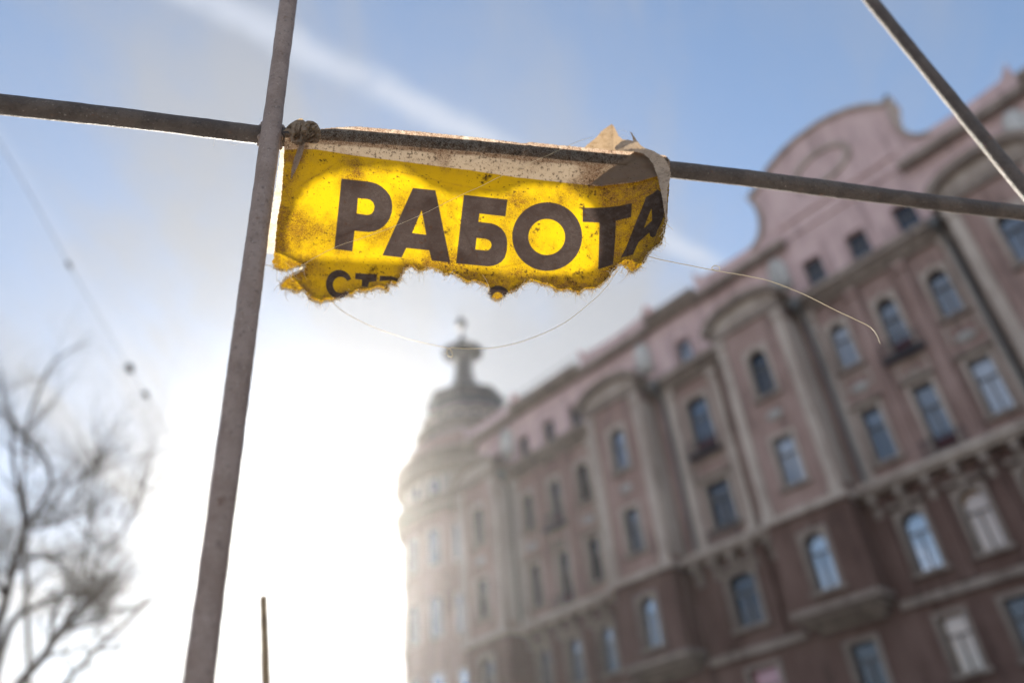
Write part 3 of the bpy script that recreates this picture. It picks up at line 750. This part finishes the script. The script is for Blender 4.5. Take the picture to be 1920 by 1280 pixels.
def a_grime_shade(x, y):  # soiling, plus painted shade of the bar, the creases and the right-hand curl
    de = segdist(x, y, EDGE_B, False)
    g = .95*np.exp(-de/10)*(.45+fbm(x, y, 10, 3, 31)) + .55*np.exp(-de/34)*(.5+fbm(x, y, 26, 4, 39))
    lx = np.interp(y, [280, 340, 403, 466, 500], [533, 530, 521, 515, 510])
    g += .85*np.exp(-np.clip(x-lx, 0, 400)/34)*(.3+fbm(x, y, 22, 4, 33))
    g += .62*np.clip((x-1095)/60, 0, 1)*(.35+fbm(x, y, 28, 4, 34))  # darker to the right: shading of the curl put into the colour
    g += 1.0*np.clip(fbm(x, y, 55, 5, 35)-.42, 0, 1)*2.5
    t_ = np.clip((y-262)/90, 0, 1); xr = 574-26*t_-8*t_**2
    g += .6*np.exp(-((x-xr)/(8+8*t_))**2)*(y > 255)*(y < 370)*(1-.6*t_)
    for k, (xa, ya, xb, yb) in enumerate(((560, 470, 760, 400), (820, 345, 905, 500), (1040, 350, 1130, 520), (640, 300, 980, 372), (1090, 420, 1240, 350), (930, 505, 1130, 455), (545, 360, 640, 300))):
        L = math.hypot(xb-xa, yb-ya); u_ = ((x-xa)*(xb-xa)+(y-ya)*(yb-ya))/L; v_ = (-(x-xa)*(yb-ya)+(y-ya)*(xb-xa))/L+6*(fbm(x, y, 40, 2, 60+k)-.5)
        g += .42*np.exp(-np.abs(v_)/1.6)*np.clip(u_/30, 0, 1)*np.clip((L-u_)/30, 0, 1)*(fbm(x, y, 15, 2, 70+k)*1.6)  # thin dark lines paint the shading of the creases
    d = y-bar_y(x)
    g += (1.2*np.clip((9-d)/5, 0, 1)*np.clip((d+30)/14, .6, 1)+.30*np.clip((62-d)/30, 0, 1))*(.35+fbm(x, y, 30, 4, 36))  # the bar's shadow band painted in with brown soiling, fainter soiling on the hem
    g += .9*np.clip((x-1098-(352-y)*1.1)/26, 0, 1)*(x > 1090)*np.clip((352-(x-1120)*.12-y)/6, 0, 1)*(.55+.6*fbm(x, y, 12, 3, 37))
    return np.clip(g, 0, 1)
SPOTS = [(842, 429, 6), (836, 435, 5), (1008, 431, 6), (1012, 422, 4), (1004, 436, 4), (1152-60, 388, 6), (1096, 402, 6), (1116-8, 362, 5), (1089, 366, 4), (1103, 368, 4), (1088, 510, 9), (1080, 514, 6), (1092, 520, 5), (1065, 522, 6), (1072, 528, 5), (1080, 533, 5), (1037, 522, 6), (1072, 543, 5), (1079, 544, 4), (911, 332, 6), (917, 328, 6), (905, 340, 5), (895, 330, 4), (548, 532, 6), (552, 540, 4), (608, 302, 5), (602, 303, 3), (700, 505, 8), (692, 512, 6), (705, 514, 6), (1104, 482, 4), (1108, 485, 3), (1103, 425, 4), (1110, 441, 4), (1118, 436, 4), (1046, 349, 4), (1052, 341, 4), (1098, 346, 5), (969, 428, 2), (900, 411, 3), (1190, 352, 5), (1135, 363, 4), (875, 507, 4), (976, 506, 4), (987, 508, 3), (967, 541, 7), (960, 546, 6), (735, 537, 5)]
def a_speck(x, y):
    s_ = np.zeros_like(x)
    wx = x+5*(fbm(x, y, 5, 3, 41)-.5)*2; wy = y+5*(fbm(x, y, 5, 3, 42)-.5)*2
    tex = fbm(x, y, 3.0, 3, 43)
    for a, b, r in SPOTS:
        mk = (np.abs(x-a) < 3*r) & (np.abs(y-b) < 3*r)
        if mk.any(): s_[mk] = np.maximum(s_[mk], np.clip(1.25-np.hypot(wx[mk]-a, wy[mk]-b)/r, 0, 1)*np.clip((tex[mk]-.30)*4, 0, 1))
    dens = fbm(x, y, 70, 3, 44)
    fine = fbm(x, y, 2.6, 2, 45); mid = fbm(x, y, 6.0, 3, 46)
    edge = np.exp(-segdist(x, y, EDGE_B, False)/22)
    s_ = np.maximum(s_, np.clip((fine-(.80-.16*(dens-.4)-.10*edge))*9, 0, 1)*.9)
    s_ = np.maximum(s_, np.clip((mid-(.775-.14*(dens-.4)-.05*edge-.05*(x > 1090)))*10, 0, 1)*.9)
    hem = (y < np.interp(x, YEL_T[:, 0], YEL_T[:, 1]))
    s_ = np.maximum(s_, hem*np.clip((fbm(x, y, 3.4, 3, 47)-.62)*6, 0, .75))
    return np.clip(s_, 0, 1)

m_cloth, t = newmat('printed_banner_cloth')
att = lambda nm: t.node('ShaderNodeAttribute', attribute_name=nm).outputs['Fac']
o = t.node('ShaderNodeTexCoord').outputs['Object']
yl, bk, gr, sp_ = att('yellow'), att('black'), att('grime_shade'), att('speck')
fine = t.noise(o, 900, 3, .6); mids = t.noise(o, 130, 5, .65)
# reflecting side
dcol = t.mix(yl, (.50, .43, .36), (.56, .36, .015))
dcol = t.mix(bk, dcol, t.mix(t.ramp(t.math('ADD', t.math('MULTIPLY', mids, .6), t.math('MULTIPLY', fine, .4)), .44, .64), (.055, .043, .038), (.135, .108, .095)))
dirt_shade_c = t.mix(t.ramp(mids, .4, .6), (.075, .052, .036), (.125, .09, .064))
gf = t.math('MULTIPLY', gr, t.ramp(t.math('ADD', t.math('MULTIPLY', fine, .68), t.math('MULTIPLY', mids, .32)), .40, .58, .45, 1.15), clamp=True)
dcol = t.mix(t.math('MULTIPLY', gf, t.math('SUBTRACT', 1.0, t.math('MULTIPLY', bk, .7))), dcol, dirt_shade_c)
dcol = t.mix(sp_, dcol, (.03, .02, .015))
# light passing through
tcol = t.mix(yl, (.56, .49, .39), (.355, .236, .003))
tcol = t.mix(bk, tcol, (.030, .022, .019))
tcol = t.mix(1.0, tcol, t.mix(gf, (1, 1, 1), (.34, .24, .20)), 'MULTIPLY')
tcol = t.mix(sp_, tcol, (.03, .015, .008))
bmp = t.bump(t.math('ADD', t.math('MULTIPLY', fine, .5), mids), .35, .0012)
df = t.node('ShaderNodeBsdfDiffuse'); t.put(df.inputs[0], dcol); t.l.new(bmp, df.inputs['Normal'])
tl_ = t.node('ShaderNodeBsdfTranslucent'); t.put(tl_.inputs[0], tcol)
mx = t.node('ShaderNodeMixShader'); mx.inputs[0].default_value = .62
t.l.new(df.outputs[0], mx.inputs[1]); t.l.new(tl_.outputs[0], mx.inputs[2]); t.l.new(mx.outputs[0], t.out.inputs[0])

def cloth(name, dc, tc_, f, dirt=.5, fade_hole=False):
    m_, t = newmat(name); o = t.node('ShaderNodeTexCoord').outputs['Object']
    a = t.noise(o, 90, 5, .65); b = t.noise(o, 600, 4, .6)
    k = t.math('MULTIPLY', t.ramp(t.math('ADD', t.math('MULTIPLY', a, .6), t.math('MULTIPLY', b, .4)), .44, .62), dirt)
    d_ = t.mix(k, dc, (.14, .10, .07)); t2 = t.mix(k, tc_, (.22, .14, .07))
    sp2 = t.ramp(t.noise(o, 380, 3, .5), .66, .72); d_ = t.mix(sp2, d_, (.03, .02, .015)); t2 = t.mix(sp2, t2, (.03, .02, .015))
    x_ = t.node('ShaderNodeBsdfDiffuse'); t.put(x_.inputs[0], d_); t.l.new(t.bump(t.math('ADD', a, b), .4, .0015), x_.inputs['Normal'])
    y_ = t.node('ShaderNodeBsdfTranslucent'); t.put(y_.inputs[0], t2)
    z_ = t.node('ShaderNodeMixShader'); z_.inputs[0].default_value = f
    t.l.new(x_.outputs[0], z_.inputs[1]); t.l.new(y_.outputs[0], z_.inputs[2])
    if fade_hole:                                  # opacity fades out towards the made-up hole behind the bright patch
        tr_ = t.node('ShaderNodeBsdfTransparent'); w_ = t.node('ShaderNodeMixShader')
        ww = t.node('ShaderNodeAttribute', attribute_name='cloth_opacity').outputs['Fac']
        t.put(w_.inputs[0], ww); t.l.new(tr_.outputs[0], w_.inputs[1]); t.l.new(z_.outputs[0], w_.inputs[2]); z_ = w_
    t.l.new(z_.outputs[0], t.out.inputs[0]); return m_
m_back = cloth('back_cloth', (.50, .44, .36), (.50, .43, .33), .60, .45, True)
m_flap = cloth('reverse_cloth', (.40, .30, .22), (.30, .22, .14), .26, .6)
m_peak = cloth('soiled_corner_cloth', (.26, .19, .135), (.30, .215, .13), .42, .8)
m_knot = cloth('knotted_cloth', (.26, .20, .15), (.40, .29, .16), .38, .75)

top_line = [(x, np.interp(x, TOP[:, 0], TOP[:, 1])) for x in range(1256, 528, -8)]
OUTF = [(1256, 300), (1256, 330), (1253, 380), (1251, 413)] + EDGE_B[::-1] + [(510, 496), (515, 466), (521, 403), (527, 375), (530, 337), (533, 284), (534, 250)] + [p for p in top_line[::-1] if p[0] > 536 and p[0] < 1250]
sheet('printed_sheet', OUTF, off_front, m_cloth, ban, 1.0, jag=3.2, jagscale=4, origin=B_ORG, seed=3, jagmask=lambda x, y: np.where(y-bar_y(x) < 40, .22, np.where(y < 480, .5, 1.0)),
      attr={'yellow': a_yellow, 'black': a_black, 'grime_shade': a_grime_shade, 'speck': a_speck})
BACK = [(545, 279), (600, 276), (700, 284), (900, 299), (1080, 317), (1200, 331), (1240, 338), (1238, 420), (1226, 455)] + [(x, y-3.5) for x, y in EDGE_B[::-1] if 560 < x < 1222 and not 560 < x < 572 and not (y > 553 and 912 < x < 947)] + [(548, 522), (566, 497), (521, 476), (500, 474), (501, 455), (506, 420), (517, 350), (524, 300), (527, 276)]
def off_back(x, y):
    d = y-bar_y(x)
    return np.where(d < 16, -.0135-.001*np.cos(d/6), -.0135+.0185*np.clip((d-16)/48, 0, 1)) + .002*(fbm(x, y, 60, 3, 9)-.5)
sheet('back_sheet', BACK, off_back, m_back, ban, 1.5, holes=[BRIGHT], jag=1.2, jagscale=8, origin=B_ORG, seed=6,  # hole is invented, shaped to let the bright patch of light through
      attr={'cloth_opacity': lambda x, y: np.clip((segdist(x, y, BRIGHT)+5*(fbm(x, y, 14, 3, 51)-.5))/(8+12*fbm(x, y, 70, 2, 52)), .04, 1)})
# torn flap folded back at the right end
FLAP = [(1181, 247), (1185, 249), (1193, 262), (1201, 272), (1210, 278), (1220, 281), (1233, 287.5), (1243, 294), (1249, 302), (1255, 314), (1258, 326), (1256, 338), (1252, 352), (1251, 372), (1249.5, 392), (1252, 413), (1249, 417), (1246, 398), (1242, 374), (1236, 345), (1231, 325), (1225, 309), (1217, 297), (1208, 290), (1200, 286), (1186, 284), (1165, 283), (1154, 281), (1152, 276), (1165, 265), (1176, 262), (1187, 264), (1186, 258)]
def off_flap(x, y):
    base = .026+.0006*(x-1180)
    base += .055*np.clip((y-300)/110, 0, 1)**1.5 + .004*np.sin((x-1180)/9+(y-250)/18) + .004*(fbm(x, y, 14, 3, 15)-.5)
    return base
sheet('folded_flap', FLAP, off_flap, m_flap, ban, 1.0, jag=.8, jagscale=4, origin=B_ORG, seed=8)
FOLD = [(1106, 346), (1124, 331), (1142, 318), (1160, 306), (1176, 294), (1190, 284), (1208, 287), (1224, 300), (1234, 318), (1237, 329), (1222, 333), (1200, 339), (1178, 343), (1150, 345), (1128, 349)]
def off_fold(x, y):
    return off_front(x, y)+.003+.0035*np.abs(np.sin((x*.55+y*.9)/11+2*fbm(x, y, 20, 2, 19)))+.004*np.clip((x-1190)/40, 0, 1)
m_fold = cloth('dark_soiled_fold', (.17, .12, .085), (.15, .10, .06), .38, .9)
sheet('fold_layer', FOLD, off_fold, m_fold, ban, 1.0, jag=1.6, jagscale=7, origin=B_ORG, seed=12)
PEAK = [(1094, 279), (1102, 271), (1120, 256), (1128, 246), (1139, 238), (1147, 233), (1151, 237), (1156, 247), (1161, 256), (1168, 262), (1180, 263), (1196, 268), (1206, 288), (1160, 290), (1096, 284)]
def off_peak(x, y):
    return -.016+.010*np.exp(-np.abs(x-1150)/9.0)-.0003*(283-y)+.0035*(fbm(x, y, 14, 3, 16)-.5)
sheet('back_corner', PEAK, off_peak, m_peak, ban, 1.0, jag=.8, jagscale=4, origin=B_ORG, seed=9)
# knot tied round the crossbar
KN = [(532, 246), (538, 238), (545, 231), (553, 226), (560, 223), (566, 222), (570, 225), (573, 228.5), (577, 226.5), (584, 226.5), (590, 228.5), (596, 234), (601, 243), (602, 256), (597, 268), (590, 270), (580, 268.5), (573, 268), (566, 272), (556, 272), (548, 268), (545, 262), (544, 250), (540, 246)]
def off_knot(x, y):
    d = (y-249)/25.0; e = np.sqrt(np.clip(1-d**2, 0.02, 1))
    an = np.arctan2(y-268, x-571); f_ = np.abs(np.sin(4.1*an+.9*an*an+6.5*(fbm(x, y, 15, 3, 17)-.5)))**.7*(.6+.4*np.abs(np.sin(11*an+y/5)))
    dz = np.maximum(pdepth(x, y)-pdepth(x, bar_y(x)), 0)
    return .015+dz+.015*e*(.3+.7*f_)+.004*(fbm(x, y, 6, 3, 18)-.5)+.006*np.exp(-((x-572-(y-240)*-.25)/5)**2)
sheet('knot', KN, off_knot, m_knot, ban, .8, jag=1.0, jagscale=5, origin=B_ORG, seed=10)
STR = [(567, 238), (576, 236), (575, 250), (572, 262), (571, 275), (566, 292), (558, 312), (549, 330), (545, 338), (547, 315), (552, 295), (559, 278), (562, 264), (564, 250)]
def off_str(x, y):
    t_ = np.clip((y-238)/100, 0, 1); xc = 571-8*t_-16*t_**2
    return off_front(x, y)*(1-np.clip((255-y)/10, 0, 1))+np.clip((255-y)/10, 0, 1)*.046+.0035*np.exp(-((x-xc)/4.5)**2)*(1-t_)+.0012
sheet('tie_strip', STR, off_str, m_knot, ban, .8, jag=.6, jagscale=4, origin=B_ORG, seed=11)
# frayed fibres along the torn edge
rf_ = random.Random(21)
mf = MB()
def fibre(mb, x, y, ang, ln, curl, r, off):
    P = []; a = ang
    for i in range(6):
        P.append(onp(x, y, off)-B_ORG); a += curl/5; x += math.cos(a)*ln/5; y += math.sin(a)*ln/5
    mb.tube(P, [r*(1-.12*i) for i in range(6)], 4)
for i in range(len(EDGE_B)-1):
    (xa, ya), (xb, yb) = EDGE_B[i], EDGE_B[i+1]; L = math.hypot(xb-xa, yb-ya)
    for k in range(int(L/.7)+1):
        f_ = rf_.random(); x, y = xa+(xb-xa)*f_, ya+(yb-ya)*f_
        nx_, ny_ = -(yb-ya)/L, (xb-xa)/L
        ang = math.atan2(ny_, nx_)+rf_.gauss(0, .7)
        x -= nx_*3; y -= ny_*3
        o_ = float(off_front(np.array([x]), np.array([y]))[0])
        fibre(mf, x, y, ang, 3+rf_.expovariate(1/4.6), rf_.gauss(0, 1.5), .0003, o_+rf_.uniform(-.002, .003))
for _ in range(26):
    i = rf_.randrange(4, len(EDGE_B)-4); x, y = EDGE_B[i]; fibre(mf, x+rf_.uniform(-4, 4), y-2, 1.6+rf_.gauss(0, .5), rf_.uniform(10, 30), rf_.gauss(0, 1.2), .0002, .016)
for x, y, a, ln, cu in ((858, 521, 1.9, 16, .5), (846, 518, 1.5, 12, .8), (979, 539, 1.7, 16, .4), (1036, 542, 2.2, 17, .1), (1110, 546, 1.9, 9, .2), (738, 533, 2.2, 12, .3), (714, 545, 2.5, 16, .1), (1160, 245, -.6, 26, 1.9), (1165, 255, -.8, 18, 2.6), (1248, 310, -.5, 16, 1.2), (1250, 328, -.7, 14, 2.0), (400, 274, -1.2, 12, -.4), (430, 268, 1.0, 26, -1.9)):
    fibre(mf, x, y, a, ln, cu, .0002, .012)
m_fib = simple('dirty_fibre', (.55, .45, .32), .7, .3)
ff = mf.build('frayed_fibres', m_fib, ban); ff['kind'] = 'stuff'

# loose threads
m_thr = simple('pale_thread', (.55, .43, .26), .45, .5)
def spline(pts, n=14):
    P = [np.array(p, float) for p in pts]; P = [2*P[0]-P[1]]+P+[2*P[-1]-P[-2]]; o_ = []
    for i in range(1, len(P)-2):
        for k in range(n):
            t_ = k/n
            o_.append(.5*((2*P[i])+(-P[i-1]+P[i+1])*t_+(2*P[i-1]-5*P[i]+4*P[i+1]-P[i+2])*t_*t_+(-P[i-1]+3*P[i]-3*P[i+1]+P[i+2])*t_**3))
    return o_+[P[-2]]
def thread(name, px, label, r=.00033, seed=1):
    rr = random.Random(seed); pts = spline(px); W = []; 
    for p in pts:
        W.append(onp(p[0]+rr.uniform(-.25, .25), p[1]+rr.uniform(-.25, .25), p[2]+rr.uniform(-.0003, .0003)))
    o0 = W[0]; mb = MB(); mb.tube([q-o0 for q in W], r, 6)
    for _ in range(26):                       # tiny side hairs
        q = W[rr.randrange(len(W))]-o0; d_ = np.array([rr.gauss(0, 1), rr.gauss(0, 1), rr.gauss(0, 1)]); d_ = nrm(d_)*rr.uniform(.001, .0028)
        mb.tube([q, q+d_*.5, q+d_], .00009, 3)
    o_ = mb.build(name, m_thr, None, True); o_.location = o0
    return tag(o_, label, 'thread', 'loose threads of the banner')
thread('loose_thread', [(622, 566, .012), (650, 588, .012), (700, 613, .012), (760, 634, .011), (810, 646, .01), (838, 652, .01), (846, 658, .011), (848, 668, .014), (841, 667, .015), (838, 658, .012), (846, 652, .01), (880, 653.5, .01), (930, 651, .01), (985, 638, .011), (1050, 610, .012), (1100, 573, .013), (1135, 540, .015), (1162, 501, .02)], 'pale thread sagging in a long loop below the torn banner edge', seed=2)
thread('loose_thread', [(1214, 480, .04), (1240, 487, .035), (1290, 497, .03), (1330, 505, .03), (1347, 508, .03), (1349, 501, .032), (1340, 498, .034), (1335, 504, .032), (1352, 509, .03), (1400, 517, .03), (1450, 529, .03), (1510, 553, .032), (1560, 578, .034), (1600, 597, .036), (1630, 612, .04), (1643, 626, .042), (1650, 643, .044)], 'pale thread drifting right from the banner in front of the facade', r=.00045, seed=3)
thread('loose_thread', [(566, 500, .018), (585, 486, .02), (630, 463, .02), (680, 446, .021), (740, 424, .021), (800, 398, .021), (860, 368, .021), (900, 350, .022), (950, 325, .024), (1000, 303, .026), (1050, 281, .026), (1085, 265, .02), (1112, 257, .0)], 'thin thread stretched diagonally across the front of the black lettering', r=.00024, seed=4)

# slender rod standing behind the frame
D2 = 3.0
q = at(494, 1118, D2)
q2 = at(499, 1290, 2.74); dq = nrm(q2-q); foot = q+dq*(-q[2]/dq[2])
m = MB(); rod(m, [(0, 0, 0), (q-foot)*.5, (q-foot)*.985, q-foot], .0175, 14, seed=9)
rd = m.build('slender_rod', rodmat('rusty_rod_steel', (.13, .075, .03), (.20, .125, .055), .3), None, True); rd.location = tuple(foot)
tag(rd, 'slender upright steel rod ending in the bright sky right of the thick upright bar', 'rod')

# ------------------------------------------------------------------ overhead cable with insulators
m_cab = simple('cable_sheath', (.06, .06, .065), .95, .05); m_ins = simple('insulator_glaze', (.05, .047, .05), .9, .05)
c0, c1 = at(-160, 20, 12), at(300, 790, 30)
P = []
CPX = [(-160, 20, 12), (0, 270, 14.5), (65, 380, 15.8), (128, 494, 17), (190, 600, 18.5), (243, 690, 20), (273, 739, 21), (330, 830, 23), (420, 960, 27)]
P = spline([at(*p) for p in CPX], 5); c0 = P[0]
cb = empty('overhead_cable', tuple(c0)); tag(cb, 'blurred overhead wire with dark insulators running down across the pale sky', 'cable')
m = MB(); m.tube([p-c0 for p in P], .008, 6); m.build('wire', m_cab, cb, True)
for (px, py, d_, L, r) in ((130, 497, 17, .42, .045), (243, 690, 20, .26, .10), (273, 739, 21, .22, .08)):
    p = at(px, py, d_); t_ = nrm(at(px+5, py+9, d_*1.02)-p)
    m = MB(); m.tube([p-c0+t_*L*k for k in (-.5, -.45, -.3, -.15, 0, .15, .3, .45, .5)], [r*.3, r, r*.6, r, r*.6, r, r*.6, r, r*.3], 10); m.build('insulator', m_ins, cb, True)

# ------------------------------------------------------------------ bare trees
m_bark, t = newmat('grey_bark')
o = t.node('ShaderNodeTexCoord').outputs['Object']
principled(t, t.mix(t.noise(t.map(o, (6, 6, 1.5)), 3, 5), (.028, .021, .018), (.06, .048, .04)), .9, .2, 0, t.bump(t.noise(t.map(o, (8, 8, 2)), 5, 4), .5, .02))
def tree(name, label, limbs, depth, trunk_px, seed, r0, twig_n, group='bare trees'):
    rr = random.Random(seed)
    base = at(trunk_px[0], trunk_px[1], depth); org = np.array([base[0], base[1], 0])
    root = empty(name, tuple(org)); tag(root, label, 'tree', group)
    zs = np.linspace(0, base[2], 9)
    m = MB(); m.tube([np.array([.12*math.sin(z*1.3), .10*math.sin(z*.9+1), z]) for z in zs[:-1]]+[base-org], [r0*(1.25-.5*k/8) for k in range(9)], 12); m.build('trunk', m_bark, root, True)
    tw_ = MB()
    def twig(p, d, ln, r, lvl):
        pts = [p]; q = p.copy(); dd_ = d.copy(); n = 5
        for i in range(n):
            dd_ = nrm(dd_+np.array([rr.gauss(0, .16), rr.gauss(0, .16), rr.gauss(.05, .14)])); q = q+dd_*ln/n; pts.append(q)
        tw_.tube(pts, [r*(1-.75*i/n) for i in range(n+1)], 5)
        if lvl > 0:
            for i in range(1, n+1):
                if rr.random() < .85:
                    d2 = nrm(dd_+np.array([rr.gauss(0, .65), rr.gauss(0, .65), rr.gauss(.1, .5)])); twig(pts[i], d2, ln*rr.uniform(.4, .7), r*.55*(1-.12*i), lvl-1)
    for px, ra, rb in limbs:
        z0 = depth+rr.uniform(-1.2, 1.2) if px[0] != trunk_px else depth
        W = []; n = len(px); dz = rr.uniform(-1.6, 1.6)
        for i, (x, y) in enumerate(px): W.append(at(x, y, depth+dz*(i/(n-1))) - org)
        Q = spline(W, 5); m = MB(); m.tube(Q, [(.66 if depth < 20 else .8)*(ra+(rb-ra)*i/(len(Q)-1))*rr.uniform(.9, 1.12) for i in range(len(Q))], 8); m.build('branch', m_bark, root, True)
        for k in range(twig_n):
            i = rr.randrange(len(Q)//4, len(Q)-1); d = nrm(Q[i+1]-Q[i])
            d2 = nrm(d+np.array([rr.gauss(0, .7), rr.gauss(0, .7), rr.gauss(.25, .5)])); twig(Q[i], d2, rr.uniform(.5, 1.5), max(.009, .30*(ra+(rb-ra)*i/len(Q))), 3)
    o_ = tw_.build('twigs', m_bark, root); o_['kind'] = 'stuff'
Z = lambda pts: [(a/1.778, 560+b/1.778) for a, b in pts]
T1 = (-40, 1420)
limbs = [
 ([T1]+Z([(-20, 1150), (20, 1000), (45, 880), (80, 760), (65, 650), (45, 540), (40, 430)]), .12, .03),
 (Z([(80, 760), (150, 760), (230, 722), (290, 715)]), .05, .02),
 (Z([(80, 755), (140, 680), (170, 610), (150, 525), (95, 475), (40, 410), (10, 380)]), .06, .025),
 ([T1]+Z([(60, 1290), (140, 1200), (200, 1105), (270, 1030), (330, 985), (385, 910)]), .13, .025),
 ([T1]+Z([(20, 1120), (110, 1030), (200, 990), (300, 990), (350, 1050)]), .10, .03),
 (Z([(300, 988), (330, 850), (410, 775), (450, 690), (485, 615)]), .045, .015),
 (Z([(270, 1000), (290, 800), (310, 700), (318, 600), (325, 490)]), .04, .014),
 (Z([(45, 900), (110, 860), (170, 865), (215, 900), (260, 960)]), .05, .02),
 (Z([(150, 760), (210, 640), (300, 580), (330, 540)]), .03, .012),
 (Z([(20, 1010), (-20, 900), (-30, 780)]), .06, .03),
 (Z([(200, 1105), (300, 1080), (350, 1000)]), .05, .015),
]
tree('bare_tree', 'dark leafless tree with thick gnarled branches at lower left', limbs, 13.0, T1, 5, .26, 18)
T2 = (60, 1480)
limbs2 = [
 ([T2]+Z([(150, 1380), (300, 1190), (420, 1080), (525, 975)]), .16, .05),
 ([T2]+Z([(90, 1000), (75, 700), (90, 430), (130, 310), (165, 230), (235, 170), (310, 140)]), .10, .012),
 (Z([(165, 230), (150, 260), (60, 290), (20, 320)]), .025, .01),
 (Z([(330, 1170), (400, 1170), (480, 1190)]), .05, .02),
]
tree('bare_tree', 'farther leafless tree with sparse slim branches behind the dark gnarled tree', limbs2, 24.0, T2, 8, .3, 10)

# ------------------------------------------------------------------ street surfaces in front of the building
def fpt(u, d, z): 
    p = U*u*S+NN*(DIST+d*S); return (p[0], p[1], z)
def strip(name, d0, d1, z, mat):
    me = bpy.data.meshes.new(name); me.from_pydata([fpt(-120, d0, z), fpt(120, d0, z), fpt(120, d1, z), fpt(-120, d1, z)], [], [(0, 1, 2, 3)])
    tag(link(name, me, mat), kind='structure')
strip('road', -17.5, -4.0, .004, MAT['asphalt'])
kb = MB(); kb.box(-120, 120, -4.0, -.02, -.1, .13)
k_ = kb.build('pavement', MAT['paving'], None, False, lambda p: fpt(p[0], p[1], p[2])); tag(k_, kind='structure')

# ------------------------------------------------------------------ haze in the sunlit air
HAZE = 0.0003
if HAZE > 0:
    m_h, t = newmat('sunlit_haze')
    pv = t.node('ShaderNodeVolumePrincipled'); pv.inputs['Density'].default_value = HAZE; t.put(pv.inputs['Color'], (.985, .98, .975)); pv.inputs['Anisotropy'].default_value = .82
    t.l.new(pv.outputs[0], t.out.inputs['Volume'])
    hb = MB(); hb.box(-950, 950, -950, 950, -1.0, 40.0); hz = hb.build('haze', m_h); tag(hz, kind='stuff')
